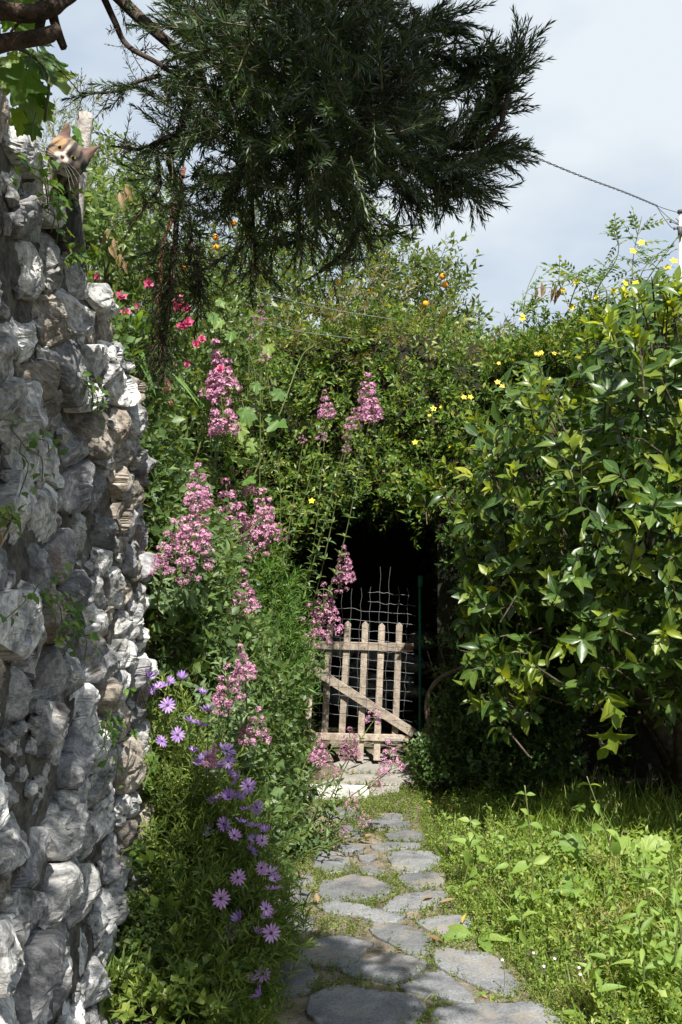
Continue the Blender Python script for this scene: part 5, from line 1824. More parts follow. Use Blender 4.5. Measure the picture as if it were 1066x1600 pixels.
# ------------------------------------------------------------------ cat peering over the wall
CY = 2.82
cc = P(105, 246, CY)
up_ax = unit(np.array([0.60, -0.05, 0.80]))           # head tipped to its left
fwd = unit(np.array([0.22, -0.97, -0.1]))
fwd = unit(fwd - up_ax * (fwd @ up_ax))
sdx = np.cross(fwd, up_ax)                               # towards the picture's left
HB = np.stack([sdx, fwd, up_ax], 1)                     # local x, y (forward), z
cat = thing('cat', (cc[0], CY + 0.1, 2.5), 'tabby and white cat tilting its head over the wall top', 'cat')
hb = MB()


def ball(c, r, m=(20, 14)):
    V, F = uvsphere(c, r, *m)
    return V, F


S_ = 0.06
parts_ = [ball((0, 0, 0), (1.0, 0.86, 0.86)), ball((0.42, 0.38, -0.22), (0.5, 0.5, 0.45)), ball((-0.42, 0.38, -0.22), (0.5, 0.5, 0.45)), ball((0.2, 0.86, -0.3), (0.27, 0.26, 0.2)), ball((-0.2, 0.86, -0.3), (0.27, 0.26, 0.2)),
          ball((0, 0.8, -0.16), (0.2, 0.32, 0.2)), ball((0, 0.78, -0.5), (0.26, 0.25, 0.16)), ball((0, 0.5, 0.2), (0.45, 0.42, 0.4))]
for V, F in parts_:
    hb.add((V * S_) @ HB.T + cc, F)
for s_ in (-1, 1):                                      # ears
    base = np.array([[0.2, 0.0, 0.7], [1.0, 0.02, 0.2], [0.62, -0.3, 0.5], [0.6, 0.16, 0.5]]) * [s_, 1, 1]
    tip = np.array([0.9, 0.1, 1.55]) * [s_, 1, 1]
    q = np.concatenate([base, tip[None]])
    F = np.array([(0, 3, 4), (3, 1, 4), (1, 2, 4), (2, 0, 4), (0, 2, 1), (0, 1, 3)])
    if s_ < 0: F = F[:, ::-1]
    hb.add((q * S_) @ HB.T + cc, F)
neck = cc - fwd * 0.05
for t in np.linspace(0, 1, 9):                          # neck, chest and back falling away behind the wall
    q = cc * (1 - t) + P(90, 322, CY + 0.18) * t
    rr_ = 0.034 + 0.026 * t
    V, F = ball(q - fwd * 0.03, (rr_, rr_ * 1.1, rr_ * 1.1))
    hb.add(V, F)
for t in np.linspace(0, 1, 6):
    q = P(88, 332, CY + 0.18) + np.array([-0.06, 0.3, -0.04]) * t
    V, F = ball(q, (0.075, 0.08, 0.085))
    hb.add(V, F)
co = hb.build('fur', [])
md = co.modifiers.new('r', 'REMESH')
md.mode = 'VOXEL'
md.voxel_size = 0.0035
md2 = co.modifiers.new('s', 'SMOOTH')
md2.iterations = 3
md2.factor = 0.5
dg = bpy.context.evaluated_depsgraph_get()
me = bpy.data.meshes.new_from_object(co.evaluated_get(dg))
bpy.data.objects.remove(co)
me.name = 'body'
nv = len(me.vertices)
X = np.zeros(nv * 3, np.float32)
me.vertices.foreach_get('co', X)
X = X.reshape(-1, 3).astype(float)
Lc = (X - cc) @ HB / S_                                  # head space
col = np.zeros((nv, 4), np.float32)
for i in range(nv):
    x_, y_, z_ = Lc[i]
    nzv = noise.noise((x_ * 2, y_ * 2, z_ * 2))
    st = sm(0.5 + 0.9 * math.sin(15 * x_ * (1 + 0.25 * z_) + 3 * nzv + 1.5 * z_))
    cl = np.array([0.032, 0.025, 0.02]) * (1 - st) + np.array([0.2, 0.155, 0.11]) * st
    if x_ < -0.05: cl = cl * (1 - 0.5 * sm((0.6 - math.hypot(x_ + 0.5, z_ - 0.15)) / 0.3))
    k = sm((x_ - 0.1) / 0.3) * sm((z_ + 0.6) / 0.4) * sm(0.7 + nzv)
    cl = cl * (1 - 0.75 * k) + np.array([0.42, 0.25, 0.12]) * 0.75 * k
    wht = np.array([0.6, 0.55, 0.49])
    blaze = sm((0.1 + 0.12 * max(0, -z_) - abs(x_ - 0.05)) / 0.1) * sm((y_ - 0.3) / 0.3) * sm((0.6 - z_) / 0.3)
    muz = sm((0.42 - math.hypot(x_, (z_ + 0.34) * 1.1)) / 0.13) * sm((y_ - 0.4) / 0.2)
    chin = sm((-0.5 - z_) / 0.2) * sm((1.0 - abs(x_)) / 0.4) * sm((y_ + 0.5) / 0.4) if X[i, 2] > cc[2] - 0.1 else 0
    kk = max(blaze, chin, muz)
    cl = cl * (1 - kk) + wht * kk
    if abs(x_) > 0.25 and z_ > 0.62 and y_ > 0.0: cl = np.array([0.16, 0.095, 0.075]) * (0.8 + 0.5 * st)
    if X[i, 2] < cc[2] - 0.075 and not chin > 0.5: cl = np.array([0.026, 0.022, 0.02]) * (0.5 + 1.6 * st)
    col[i, :3] = cl
    col[i, 3] = 1
at = me.color_attributes.new('fur', 'FLOAT_COLOR', 'POINT')
at.data.foreach_set('color', col.ravel())
fm, fnt = new_mat('cat_fur')
fo = N(fnt, 'ShaderNodeOutputMaterial')
fp_ = N(fnt, 'ShaderNodeBsdfPrincipled')
fp_.inputs['Roughness'].default_value = 0.9
fp_.inputs['Sheen Weight'].default_value = 0.05
fa = N(fnt, 'ShaderNodeAttribute', attribute_name='fur')
fz = N(fnt, 'ShaderNodeTexNoise')
fz.inputs['Scale'].default_value = 260
fb = N(fnt, 'ShaderNodeBump')
fb.inputs['Strength'].default_value = 0.6
fb.inputs['Distance'].default_value = 0.004
fnt.links.new(fz.outputs['Fac'], fb.inputs['Height'])
fnt.links.new(fb.outputs[0], fp_.inputs['Normal'])
fnt.links.new(fa.outputs['Color'], fp_.inputs['Base Color'])
fnt.links.new(fp_.outputs[0], fo.inputs[0])
me.materials.clear()
me.materials.append(fm)
me.transform(Matrix.Translation(-Vector(cat.location)))
me.polygons.foreach_set('use_smooth', np.ones(len(me.polygons), dtype=bool))
o = bpy.data.objects.new('body', me)
C.objects.link(o)
o.parent = cat
M['cateye'] = plain('cat_eye', (0.30, 0.27, 0.06), 0.08, 0, 0.6)
M['pupil'] = plain('pupil', (0.004, 0.004, 0.004), 0.1)
M['nose'] = plain('nose', (0.5, 0.22, 0.2), 0.5)
M['whisker'] = plain('whisker', (0.8, 0.8, 0.78), 0.5)
for s_ in (-1, 1):
    q = np.array([0.37 * s_, 0.74, 0.1])
    V, F = uvsphere((0, 0, 0), (0.14, 0.11, 0.09), 14, 10)
    e = MB().add(((V + q) * S_) @ HB.T + cc, F).build('eye', M['cateye'], cat)
    V, F = uvsphere((0, 0.085, 0), (0.07, 0.05, 0.085), 10, 8)
    pu = MB().add(((V + q) * S_) @ HB.T + cc, F).build('pupil', M['pupil'], cat)
    pu.parent = e
    e.location = (0, 0, 0)
V, F = uvsphere((0, 1.1, -0.17), (0.1, 0.06, 0.065), 10, 8)
MB().add((V * S_) @ HB.T + cc, F).build('nose', M['nose'], cat)
mb = MB()
for s_ in (-1, 1):
    for k in range(4):
        q0 = np.array([0.24 * s_, 1.0, -0.28 - 0.05 * k])
        q1 = q0 + np.array([1.0 * s_, 0.25, -0.15 - 0.22 * k])
        V, F, UV = tube([(q0 * S_) @ HB.T + cc, ((q0 + q1) / 2 * S_ + [0, 0, 0.004]) @ HB.T + cc, (q1 * S_) @ HB.T + cc], 0.0002, 3, False)
        mb.add(V, F, UV)
mb.build('whiskers', M['whisker'], cat)

# ------------------------------------------------------------------ old vine trunk and big vine leaves at the top of the wall
ov = thing('old_vine', P(-60, 60, 1.9), 'gnarled brown vine trunk with peeling bark arching over the wall top', 'old vine')


def gnarled(pts, r0, r1, mat, root, name='limb', n=30, k=10, amp=0.25):
    ax = spline(pts, n)
    V, F, UV = tube(ax, np.linspace(r0, r1, n), k)
    c = np.concatenate([np.repeat(ax, k, 0), ax[:1], ax[-1:]])
    for i in range(len(V)):
        d = V[i] - c[i]
        ang = (i % k) / k * 6.283
        V[i] = c[i] + d * (1 + amp * noise.noise((math.cos(ang) * 2.2, math.sin(ang) * 2.2, c[i] @ [9, 7, 8])) + amp * 0.6 * noise.noise((math.cos(ang) * 6, math.sin(ang) * 6, c[i] @ [22, 20, 21])))
    return MB().add(V, F, UV).build(name, mat, root)


gnarled([P(-80, 5, 1.85), P(0, 15, 1.85), P(45, 20, 1.86), P(80, 12, 1.87), P(115, -15, 1.9)], 0.019, 0.014, M['vinebark'], ov, 'trunk', 40, 12)
gnarled([P(-80, 90, 1.9), P(-10, 72, 1.88), P(40, 62, 1.86), P(72, 55, 1.85), (P(92, 46, 1.86))], 0.019, 0.013, M['vinebark'], ov, 'trunk', 40, 12)
gnarled([P(80, 5, 1.9), P(84, 30, 1.9), P(92, 55, 1.9), P(100, 75, 1.9)], 0.011, 0.007, M['vinebark'], ov, 'broken_limb', 24)
gnarled([P(75, -20, 1.92), P(66, 20, 1.92), P(62, 45, 1.92), P(66, 58, 1.9)], 0.012, 0.008, M['vinebark'], ov, 'broken_limb', 24)
gnarled([P(-20, 30, 1.95), P(30, 30, 1.95), P(17, 50, 1.95)], 0.004, 0.003, M['vinebark'], ov, 'twig', 14, 6)
lv = []
for px, py, s_, dx, dz in [(60, 85, .11, .4, -.8), (76, 105, .11, .5, -.8), (52, 150, .11, .1, -1), (40, 110, .1, -.2, -1), (20, 40, .13, .3, .2), (38, 45, .1, .8, -.3), (50, 130, .1, -.1, -1), (38, 175, .07, -.1, -1), (30, 85, .1, .2, -1),
                           (52, 195, .05, .1, -1), (10, 100, .09, 0, -1), (120, 215, .05, -.2, -1), (118, 200, .05, .3, -1), (115, 225, .05, -.3, -1), (122, 228, .04, .5, -.9), (60, 0, .1, .3, .5), (75, -10, .1, .5, .4), (15, -5, .11, .1, .7)]:
    Y = 2.15 if px < 100 else 3.5
    lv.append((P(px, py, Y + rng.normal(0, 0.05)), s_ * (1.2 if px > 100 else 1), np.array([dx, -0.25, dz]) + rng.normal(0, 0.15, 3), np.array([0.35, -0.7, 0.5]) + rng.normal(0, 0.25, 3)))
grapevine('grapevine with large toothed leaves hanging over the top of the wall', [[P(-40, 60, 2.1), P(40, 80, 2.15), P(75, 120, 2.15), P(70, 190, 2.15)]], lv)

# ------------------------------------------------------------------ rosemary hanging over the path
ry = thing('rosemary_bush', (-1.1, 1.9, 2.6), 'big dark rosemary bush with woody twisted branches hanging over the path', 'rosemary')
RY = 2.0


NEED = (np.array([(0, 0, 0), (-0.065, 0.5, -0.01), (0.065, 0.5, -0.01), (0, 1, -0.1)]), np.array([(0, 2, 1), (1, 2, 3)]), np.array([(0.5, 0), (0, 0.5), (1, 0.5), (0.5, 1)]))


def shoot(nodes, nl=0.28, ang=52, dead=False):
    """unit rosemary shoot: narrow needles in opposite pairs"""
    mb = MB()
    bx, bz = rng.normal(0, 0.12, 2)
    pos, d, n_, s_ = [], [], [], []
    for k in range(nodes):
        t = 0.04 + 0.96 * k / (nodes - 1)
        for h in range(3 if not dead else 2):
            az = k * 1.57 + h * (2.09 if not dead else 3.14) + rng.normal(0, 0.3)
            A = math.radians(ang * (1.15 - 0.75 * t) + rng.normal(0, 9))
            rad = np.array([math.cos(az), 0, math.sin(az)])
            ax = np.array([2 * bx * t, 1, 2 * bz * t])
            pos.append((bx * t * t, t, bz * t * t))
            d.append(ax * math.cos(A) + rad * math.sin(A))
            n_.append(ax * math.sin(A) - rad * math.cos(A))
            s_.append(nl * rng.uniform(0.75, 1.15) * (0.75 + 0.5 * min(t * 2, 1) - 0.45 * t))
    V, F, UV, _ = cloud(NEED, np.array(pos), np.array(d), np.array(n_), np.array(s_))
    mb.add(V, F, UV)
    t = np.linspace(0, 1, 5)
    V, F, UV = tube(np.stack([bx * t * t, t, bz * t * t], 1), np.linspace(0.018, 0.008, 5), 4, False)
    mb.add(V, F, UV, 1)
    return mb.arrays()


SHT = [shoot(20) for _ in range(6)]
SHD = [shoot(12, 0.25, 70, True) for _ in range(3)]
branches = [([(150, -40), (205, 15), (258, 62), (310, 110), (322, 150)], 2.0, .016, .008), ([(160, -10), (180, 34), (199, 71), (244, 97), (275, 120)], 1.95, .007, .004),
            ([(310, 105), (285, 190), (266, 250), (280, 300), (276, 345), (268, 450), (250, 560)], 2.0, .008, .005), ([(250, 118), (215, 128), (180, 143), (125, 146)], 1.95, .005, .002),
            ([(275, 208), (240, 225), (220, 234), (174, 228)], 1.95, .005, .002), ([(245, 240), (250, 290), (235, 310), (222, 330)], 2.0, .004, .002),
            ([(330, -40), (380, 60), (430, 130), (520, 240), (560, 330), (548, 385), (500, 425)], 2.05, .014, .004), ([(300, 20), (350, 60), (370, 85)], 2.0, .014, .01),
            ([(450, -40), (540, 80), (640, 190), (720, 230), (778, 200), (800, 110)], 2.0, .014, .004), ([(540, 80), (640, 110), (700, 140), (745, 108)], 2.05, .006, .003),
            ([(560, -40), (600, 20), (660, 60), (690, 60)], 2.0, .007, .003), ([(600, 160), (660, 250), (690, 300)], 2.0, .005, .002), ([(560, 180), (600, 260), (650, 310)], 2.0, .005, .002),
            ([(290, 350), (310, 420), (312, 470)], 2.0, .004, .003), ([(400, 100), (390, 220), (395, 330), (400, 420)], 2.05, .006, .003), ([(470, 200), (465, 300), (470, 380)], 2.1, .005, .003),
            ([(-200, -200), (0, -120), (170, -30)], 1.9, .022, .016), ([(170, -30), (330, -45), (560, -60)], 1.95, .018, .012)]
axes = []
for pts, Y, r0, r1 in branches:
    q = [P(x_, y_, Y + rng.normal(0, 0.03)) for x_, y_ in pts]
    gnarled(q, r0, r1, M['bark'], ry, 'branch', 26, 8, 0.2)
    axes.append(spline(q, 26))
QP, QD, QS = [], [], []


def shoots(c, r, m, d0, size=(0.09, 0.16), Y=2.0, dy=0.22):
    for _ in range(m):
        q = rng.normal(0, 1, 2)
        q = q / np.linalg.norm(q) * rng.random() ** 0.6
        pt = P(c[0] + q[0] * r[0], c[1] + q[1] * r[1], Y + rng.normal(0, dy))
        QP.append(pt)
        QD.append(unit(np.array(d0) * 0.8 + np.array([q[0] * 0.9, rng.normal(0, 0.5), -q[1] * 0.9]) + rng.normal(0, 0.35, 3)))
        QS.append(rng.uniform(*size))


for c_, r_, m, d_ in [((510, 100), (130, 135), 560, (0.1, -.1, 0.3)), ((440, 190), (105, 140), 320, (0, -.2, 0)), ((575, 200), (95, 75), 240, (0.5, -.1, 0.15)), ((420, 30), (150, 70), 300, (0, -.1, 0.3)), ((345, 110), (60, 95), 110, (-.2, 0, 0.1))]:
    shoots(c_, r_, int(m * 0.95), d_, (0.055, 0.11))
for c_, r_, m, d_ in [((685, 245), (62, 34), 120, (0.6, 0, 0.15)), ((380, 250), (50, 90), 60, (0, 0, -0.2)), ((545, 300), (45, 45), 40, (0, 0, -0.2)), ((465, 300), (55, 75), 65, (0, 0, -0.2)), ((390, 370), (35, 50), 30, (0, 0, -0.3)), ((290, 230), (55, 110), 60, (-.1, 0, -0.1)), ((290, 370), (40, 50), 22, (0, 0, -0.3)), ((560, 340), (30, 40), 20, (0, 0, -0.2))]:
    shoots(c_, r_, m, d_, (0.055, 0.095), dy=0.12)
for a_, b_, m in [((640, 40), (705, 30), 9), ((650, 80), (752, 100), 8), ((690, 150), (745, 105), 9), ((760, 190), (812, 80), 16), ((720, 230), (790, 130), 16), ((740, 240), (790, 235), 8), ((690, 250), (740, 300), 7), ((650, 260), (690, 315), 7), ((610, 270), (640, 315), 6), ((640, 0), (660, 70), 6)]:
    for k in range(m * 3):
        t = (k + rng.random()) / (m * 3) * 0.9
        pa, pb2 = P(*a_, 2.0 + rng.normal(0, .03)), P(*b_, 2.0 + rng.normal(0, .03))
        QP.append(pa + (pb2 - pa) * t)
        QD.append(unit(unit(pb2 - pa) * 1.6 + rng.normal(0, 0.5, 3)))
        QS.append(rng.uniform(0.06, 0.1))
# unseen rosemary clumps added above and behind the frame, shading wall, bush and path
CL_ = ([np.array([rng.uniform(-0.9, -0.58), rng.uniform(0.45, 1.7), rng.uniform(2.95, 3.35)]) for _ in range(26)] + [np.array([rng.uniform(-0.9, -0.72), rng.uniform(1.8, 2.3), rng.uniform(3.1, 3.35)]) for _ in range(3)]
       + [np.array([rng.uniform(0.0, 0.58), rng.uniform(0.9, 1.75), rng.uniform(3.05, 3.4)]) for _ in range(21)])
for k_ in range(1900):
    q = CL_[k_ % len(CL_)] + rng.normal(0, 0.11, 3)
    fx, fy, _f = project(q)
    if fy[0] > -90 and -150 < fx[0] < 1216: continue
    QP.append(q)
    QD.append(unit(rng.normal(0, 0.6, 3) + [0.3, -0.2, 0.3]))
    QS.append(rng.uniform(0.14, 0.21))
QP, QD, QS = map(np.array, (QP, QD, QS))
sprig_mass('needles', ry, SHT, [M['rosemary'], M['twig']], QP, QD, QS, 0.15)
# sparse and dry shoots along the bare branches
QP, QD, QS = [], [], []
for bi, (ax, m, sz) in enumerate(zip(axes, [10, 8, 34, 12, 12, 12, 18, 3, 8, 6, 5, 8, 8, 26, 26, 22, 0, 0], [0.06] * 18)):
    for _ in range(m * 2):
        i = rng.integers(4, 26)
        t = ax[min(i + 1, 25)] - ax[i - 1]
        QP.append(ax[i])
        QD.append(unit(unit(t) * 0.5 + rng.normal(0, 0.75, 3)))
        QS.append(rng.uniform(0.035, 0.085))
for _ in range(240):                                  # the dry hanging tail
    t = rng.random()
    q = P(264 - 14 * t + rng.normal(0, 11), 360 + 220 * t, 2.0)
    QP.append(q)
    QD.append(unit(np.array([rng.normal(0, 0.5), rng.normal(0, 0.5), -0.7])))
    QS.append(rng.uniform(0.03, 0.06))
QP, QD, QS = map(np.array, (QP, QD, QS))
half = rng.random(len(QP)) < 0.5
sprig_mass('dry_shoots', ry, SHD, [M['deadneedle'], M['twig']], QP[half], QD[half], QS[half], 0.1)
sprig_mass('sparse_shoots', ry, SHD + SHT[:2], [M['rosemary'], M['twig']], QP[~half], QD[~half], QS[~half], 0.1)

# ------------------------------------------------------------------ weeds, grass, moss, litter
def inside_any(xy, grow=0.0):
    r = np.zeros(len(xy), bool)
    for p in path_polys:
        c = p.mean(0)
        q = c + (p - c) * (1.0 + grow)
        x_, y_ = xy[:, 0], xy[:, 1]
        ins = np.zeros(len(xy), bool)
        j = len(q) - 1
        for i in range(len(q)):
            k = ((q[i, 1] > y_) != (q[j, 1] > y_)) & (x_ < (q[j, 0] - q[i, 0]) * (y_ - q[i, 1]) / (q[j, 1] - q[i, 1] + 1e-12) + q[i, 0])
            ins ^= k
            j = i
        r |= ins
    return r


EL, ER = spline([G(*p) for p in edgeL], 80), spline([G(*p) for p in edgeR], 80)
eL = lambda y: np.interp(y, EL[:, 1], EL[:, 0])
eR = lambda y: np.interp(y, ER[:, 1], ER[:, 0])
# moss and tiny leaves in the joints
n = 17500
y = rng.uniform(3.3, 7.4, n)
x = eL(y) + (eR(y) - eL(y)) * rng.uniform(-0.05, 1.06, n)
ok = ~inside_any(np.stack([x, y], 1), -0.01)
den = np.array([noise.noise((a * 3, b * 3, 2)) for a, b in zip(x, y)])
rel = (x - eL(y)) / (eR(y) - eL(y))
ok &= (den + 0.35 * rel - 0.05 > rng.uniform(-0.35, 0.45, n))
p = np.stack([x, y, 0 * x + 0.014], 1)[ok]
o = sprig_mass('moss', None, SPR_RND, [M['moss'], M['stem']], p, np.tile(UP, (len(p), 1)), rng.uniform(0.018, 0.042, len(p)), 0.7)


def blade(bend):
    t = np.linspace(0, 1, 4)
    V, UV = [], []
    for i, q in enumerate(t):
        wd = 0.018 * (1 - q ** 1.6) + 0.0005
        V += [(-wd, q * (1 - 0.3 * bend * q), bend * q * q), (wd, q * (1 - 0.3 * bend * q), bend * q * q)]
        UV += [(0, q), (1, q)]
    F = []
    for i in range(3):
        a_ = i * 2
        F += [(a_, a_ + 1, a_ + 3), (a_, a_ + 3, a_ + 2)]
    return np.array(V), np.array(F), np.array(UV)


BL = [blade(b_) for b_ in (0.1, 0.35, 0.6, 0.9)]


def grass(name, pts, h, lean=0.35, mat='grass'):
    n = len(pts)
    mb = MB()
    add_cloud(mb, BL, pts, unit(rng.normal(0, lean, (n, 3)) * [1, 1, 0.2] + UP), rand_dir(n), h)
    o = mb.build(name, [M[mat]])
    o['kind'] = 'stuff'
    return o


n = 5200
y = rng.uniform(3.35, 7.2, n)
x = np.where(rng.random(n) < 0.65, eR(y) + rng.normal(0.02, 0.05, n), eL(y) + (eR(y) - eL(y)) * rng.random(n))
ok = ~inside_any(np.stack([x, y], 1), 0.03)
cl = np.array([noise.noise((a * 4, b * 4, 12)) for a, b in zip(x, y)])
ok &= cl > rng.uniform(-0.3, 0.35, n)
p = np.stack([x, y, 0 * x], 1)[ok]
grass('path_grass', p, rng.uniform(0.03, 0.085, len(p)), 0.5)
# grass at the right and in the shade
n = 15000
y = rng.uniform(3.2, 6.6, n)
x = eR(y) + rng.uniform(0.1, 2.2, n)
cl = np.array([noise.noise((a * 1.8, b * 1.8, 22)) for a, b in zip(x, y)])
wgt = sm((x - 0.9) / 0.5) * 0.55 + cl
ok = wgt > rng.uniform(-0.15, 0.65, n)
p = np.stack([x, y, 0 * x], 1)[ok]
grass('grass', p, rng.uniform(0.1, 0.3, len(p)) * np.clip(0.5 + 0.5 * (p[:, 0] - eR(p[:, 1])) / 0.6, 0.4, 1), 0.4)
# grass tuft at the near end of the bed
p = np.array([G(a, b) for a, b in zip(rng.normal(345, 38, 900), rng.normal(1580, 18, 900))])
grass('bed_grass', p, rng.uniform(0.06, 0.17, 900), 0.5)
n = 700
p = np.array([G(a, b) for a, b in zip(rng.uniform(245, 430, n), rng.uniform(1540, 1625, n))])
sprig_mass('bed_weeds', None, SPR_RND + SPR_FINE, [M['weed'], M['stem']], p, np.tile(UP, (n, 1)), rng.uniform(0.03, 0.08, n), 0.6)

# low mixed weeds
n = 4600
y = rng.uniform(3.2, 6.7, n)
x = eR(y) + np.abs(rng.normal(0, 1, n)) ** 1.0 * 0.8
edge = x - eR(y)
hh = np.clip(edge / 0.35, 0.12, 1) * (1 + 0.5 * sm((edge - 0.5) / 0.5)) * (1 - 0.6 * sm((y - 4.9) / 0.9))
k = np.array([noise.noise((a * 2.4, b * 2.4, 31)) for a, b in zip(x, y)])
p = np.stack([x, y, rng.uniform(0, 0.1, n) * hh], 1)
dry = (k > 0.06) & (y < 5.0) & (edge < 0.75)
d = np.tile([0, -0.1, 1.0], (n, 1))
sz = rng.uniform(0.05, 0.15, n) * (0.45 + 0.55 * hh)
sprig_mass('weeds', None, SPR_RND + SPR_OPP + SPR, [M['weed'], M['stem']], p[~dry], d[~dry], sz[~dry], 0.45)
sprig_mass('seeding_weeds', None, SPR_FINE + [sprig(26, ROUND[0], 0.09, 60, stem_r=0.007) for _ in range(3)], [M['weeddry'], M['stem']], p[dry], d[dry], sz[dry] * 1.25, 0.45)

# single weeds one can pick out


def tall_weed(px, py, top, Y, label, nodes, size, lf, lean=0.0, mat='weedbig', name='tall_weed'):
    b = G(px, py)
    size *= 1.0
    top = (top[0], top[1] - 35)
    t = P(*top, b[1] + Y)
    r = thing(name, b, label, 'weed')
    ax = spline([b, (b + t) / 2 + [0.02, 0, 0], t], 16)
    V, F, UV = tube(ax, np.linspace(0.005, 0.0025, 16), 6)
    MB().add(V, F, UV).build('stem', M['stem'], r)
    L = []
    for k in range(nodes):
        f = 0.12 + 0.86 * (k / max(1, nodes - 1)) ** 0.8
        i = min(15, int(f * 15))
        for s_ in (0, math.pi):
            az = k * 1.5 + s_ + rng.normal(0, 0.25)
            dd = np.array([math.cos(az), math.sin(az), 0.15 + rng.normal(0, 0.45)])
            L.append((ax[i], dd, UP * 1.0 + np.array([0, -0.4, 0]) + rng.normal(0, 0.4, 3), size * (1.1 - 0.65 * f) * rng.uniform(0.8, 1.15)))
    a_ = [np.array(q) for q in zip(*L)]
    leaf_objects(r, 'leaf', lf, M[mat], a_[0], a_[1], a_[2], a_[3], 100)
    return r


OV = [leaf(0.55, 4, 0.2, 0.25, 0.4), leaf(0.5, 4, 0.3, 0.35, 0.42)]
LAN = [leaf(0.26, 5, 0.3, 0.3, 0.35), leaf(0.24, 5, 0.4, 0.5, 0.38)]
tall_weed(830, 1455, (820, 1262), -0.05, 'upright weed with paired oval leaves and a nodding tip in front of the dark bush', 7, 0.12, OV)
tall_weed(975, 1420, (917, 1248), -0.05, 'tallest weed leaning left with a bare upper stem and bud against the dark shade', 5, 0.13, OV)
tall_weed(1015, 1530, (1005, 1400), -0.05, 'nettle like weed with long pointed leaves at the right edge of the lawn', 8, 0.17, LAN)
tall_weed(1050, 1470, (1050, 1370), -0.05, 'second nettle like weed behind the first at the picture edge', 6, 0.15, LAN)
tall_weed(720, 1400, (735, 1310), -0.03, 'leafy weed with spoon shaped leaves bordering the slate path', 5, 0.13, OV)
tall_weed(945, 1560, (950, 1470), -0.03, 'short pointed leaf weed amid the seeding grass', 6, 0.12, LAN)
for k, (px, py, top, tx_) in enumerate([(1000, 1590, 130, 'nearest nettle like weed at the bottom edge of the lawn'), (1045, 1560, 150, 'nettle like weed with drooping leaves at the lower right border'), (965, 1500, 90, 'nettle like weed leaning over the seeding grass'), (1035, 1500, 110, 'nettle like weed between two taller ones by the picture edge'),
                                        (985, 1450, 80, 'short nettle like weed under the round mallow leaves'), (1060, 1610, 170, 'big nettle like weed cut by the picture corner'), (920, 1600, 70, 'small nettle like weed among grass at the bottom edge'), (1010, 1440, 70, 'nettle like weed right of the mallow')]):
    tall_weed(px, py, (px + rng.uniform(-15, 10), py - top), -0.05, tx_, 6, 0.15, LAN)
for px, py, top, tx_ in [(735, 1380, 55, 'oval leaved weed at the lit bend of the path border'), (790, 1400, 70, 'oval leaved weed in the middle of the sunny border'), (860, 1380, 60, 'oval leaved weed just in front of the shade line'), (700, 1345, 45, 'small oval leaved weed beside the far slabs'), (810, 1480, 60, 'oval leaved weed behind the big slate slab'), (895, 1460, 70, 'oval leaved weed below the mallow leaves')]:
    tall_weed(px, py, (px + rng.uniform(-10, 10), py - top), -0.03, tx_, 6, 0.1, OV)
tall_weed(775, 1330, (760, 1290), -0.03, 'small upright weed at the shady end of the path border', 5, 0.09, OV)


def rosette(px, py, label, m, size, lf, name, stalk=0.06, mat='weedbig', tilt=0.5):
    b = G(px, py)
    r = thing(name, b, label, 'weed')
    L = []
    for k in range(m):
        az = k * 2.4 + rng.normal(0, 0.2)
        h = stalk * rng.uniform(0.5, 1.4)
        q = b + np.array([math.cos(az) * h * 0.7, math.sin(az) * h * 0.7, h])
        V, F, UV = tube(spline([b, b * 0.6 + q * 0.4 + UP * h * 0.2, q], 7), 0.0025, 4, False)
        MB().add(V, F, UV).build('leaf_stalk', M['stem'], r)
        L.append((q, np.array([math.cos(az), math.sin(az), rng.uniform(0.0, tilt)]), np.array([0, -0.5, 1]) + rng.normal(0, 0.2, 3), size * rng.uniform(0.7, 1.15)))
    a_ = [np.array(q) for q in zip(*L)]
    leaf_objects(r, 'leaf', lf, M[mat], a_[0], a_[1], a_[2], a_[3], 100)


MAL = [lobed_leaf(7, 3, 0.12, 60, 0.3), lobed_leaf(5, 4, 0.2, 60, 0.2)]
rosette(960, 1400, 'mallow plant with large round crinkled leaves at the lit edge of the shade', 11, 0.15, MAL, 'mallow', 0.24)
rosette(935, 1440, 'lower mallow plant with heart shaped leaves in front of the round leaved one', 9, 0.13, MAL, 'mallow', 0.12)
rosette(880, 1300, 'single lobed mallow seedling in the shade below the glossy bush', 4, 0.11, MAL, 'mallow', 0.16)
rosette(745, 1475, 'dock weed with long dark glossy leaves resting beside the slate slab', 7, 0.2, [leaf(0.34, 5, 0.2, 0.35, 0.45)], 'dock_weed', 0.03)
rosette(850, 1440, 'dock weed with broad pale leaves in the middle of the weeds', 7, 0.17, OV, 'dock_weed', 0.05)
rosette(770, 1555, 'small toothed dandelion rosette in the joint beside the largest slab', 9, 0.09, [leaf(0.22, 6, 0.3, 0.3, 0.6, wav=0.02)], 'dandelion', 0.008, 'weed', 0.3)
rosette(470, 1492, 'dark plantain tuft growing between shaded slabs', 10, 0.1, LAN, 'plantain', 0.008, 'grass', 0.9)
V, F, UV, _ = flower5(1.0, 5, 0.7, 0.3)
WF = make_mesh('white_flower', V, F, UV, [M['whiteflower']])
r = thing('white_flower_weed', G(880, 1560), 'sparse weed dotted with tiny white flowers in the lawn', 'weed')
for px, py in [(834, 1489), (867, 1498), (907, 1523), (850, 1510), (785, 1500), (905, 1512)]:
    b = G(px, py + 60)
    e = P(px, py, b[1])
    V, F, UV = tube(spline([b, (b + e) / 2 + [0.01, 0, 0], e], 6), 0.0015, 4, False)
    MB().add(V, F, UV).build('stem', M['stem'], r)
    flower_part('white_flower', r, WF, e, (0.1, -0.6, 0.8), 0.007)

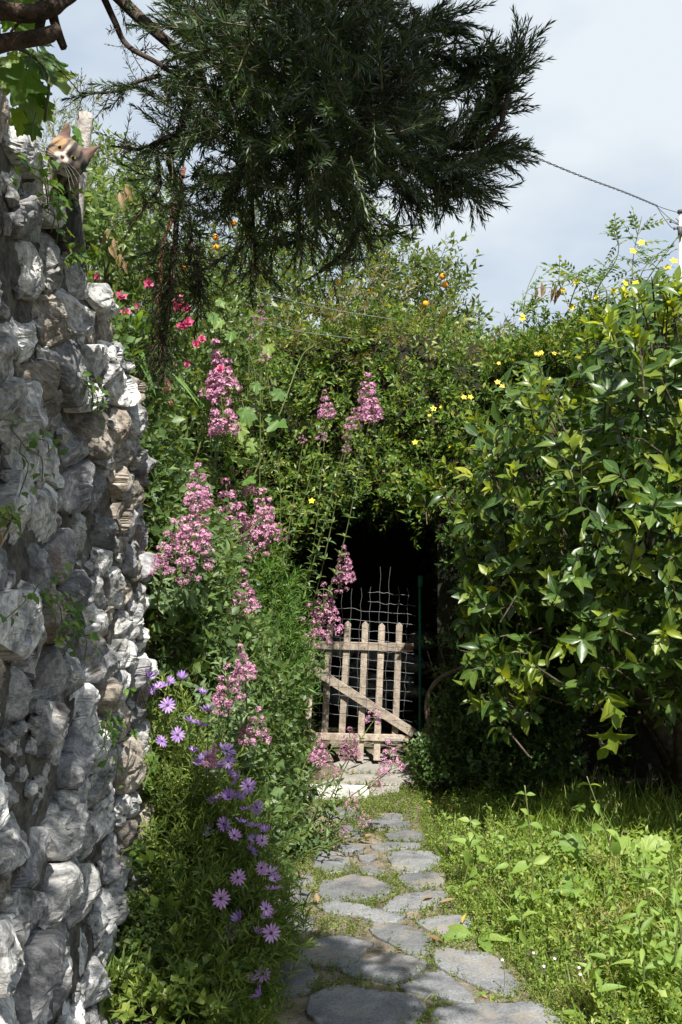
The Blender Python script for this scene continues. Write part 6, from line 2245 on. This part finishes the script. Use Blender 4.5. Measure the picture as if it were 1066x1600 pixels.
# fallen leaves
FLAT = [leaf(0.42, 4, 0.2, -0.15, 0.45), leaf(0.36, 4, 0.5, -0.3, 0.45)]
FM = [make_mesh('fallen_leaf', *FLAT[k][:3], [M['yellowleaf']]) for k in (0, 1)]
FB = [make_mesh('fallen_leaf', *FLAT[k][:3], [M['brownleaf']]) for k in (0, 1)]
for k in range(34):
    px, py = rng.uniform(645, 745), rng.uniform(1205, 1275)
    q = G(px, py, 0.03)
    o = flower_part('fallen_leaf', ground, FM[k % 2], q, (rng.normal(0, .25), rng.normal(0, .25), 1), rng.uniform(0.045, 0.08))
    o.parent = None
    tag(o, 'yellow fallen leaf on the shaded soil at the bend of the path', 'leaf', 'yellow fallen leaves under the glossy bush')
for px, py, lab, yel, s_ in [(475, 1372, 'curled tan dead leaf lying beside the daisies on the path edge', 0, .07), (497, 1411, 'flat brown dead leaf in the shadow on the path', 0, .07), (678, 1398, 'brown dead leaf in the joint by the path border weeds', 0, .07), (692, 1470, 'thin orange brown leaf in the joint left of the dark slab', 0, .07),
                             (722, 1443, 'small yellow leaf on the dark cracked slab', 1, .06), (560, 1310, 'red brown leaf on the slab beneath the sprawling valerian', 0, .09), (686, 1410, 'white dry curled leaf strip on the slate', 0, .08), (640, 1225, 'tan leaf on the pale slabs at the gate', 0, .06), (548, 1208, 'tan dry leaf on the worn slab before the gate', 0, .06)]:
    o = flower_part('fallen_leaf', ground, (FM if yel else FB)[rng.integers(0, 2)], G(px, py, 0.045), (rng.normal(0, .2), rng.normal(0, .2), 1), s_)
    o.parent = None
    tag(o, lab, 'leaf')
# crumbs of litter on the bare soil
mb = MB()
n = 2200
y = rng.uniform(3.3, 7.4, n)
x = eL(y) + (eR(y) - eL(y)) * rng.uniform(-0.1, 1.3, n)
add_cloud(mb, [leaf(0.3, 2, 0.3, 0.2)], np.stack([x, y, 0 * x + 0.018], 1), unit(rng.normal(0, 1, (n, 3)) * [1, 1, 0.1]), UP + rng.normal(0, 0.3, (n, 3)), rng.uniform(0.008, 0.028, n))
o = mb.build('leaf_litter', [M['brownleaf']])
o['kind'] = 'stuff'

LABELS = {'bank_undergrowth': ('dense mixed green leaves covering the bank left of the path', 'undergrowth'), 'bed_undergrowth': ('low leafy growth along the foot of the stone wall', 'undergrowth'),
          'moss': ('moss and tiny leaves filling the joints between the slate slabs', 'moss'), 'path_grass': ('short grass tufts along the path edges', 'grass'), 'grass': ('long grass blades among the weeds right of the path', 'grass'),
          'bed_grass': ('grass tuft at the near end of the flower bed', 'grass'), 'bed_weeds': ('tiny weeds on sandy soil at the near end of the bed', 'weeds'), 'weeds': ('sunlit low leafy weeds right of the path', 'weeds'),
          'seeding_weeds': ('pale yellow green seeding weeds in the middle of the lawn', 'weeds'), 'leaf_litter': ('brown crumbs of leaf litter on the path soil', 'leaf litter')}
for o in C.objects:
    if o.parent is None and o.name in LABELS:
        o['label'], o['category'] = LABELS[o.name]
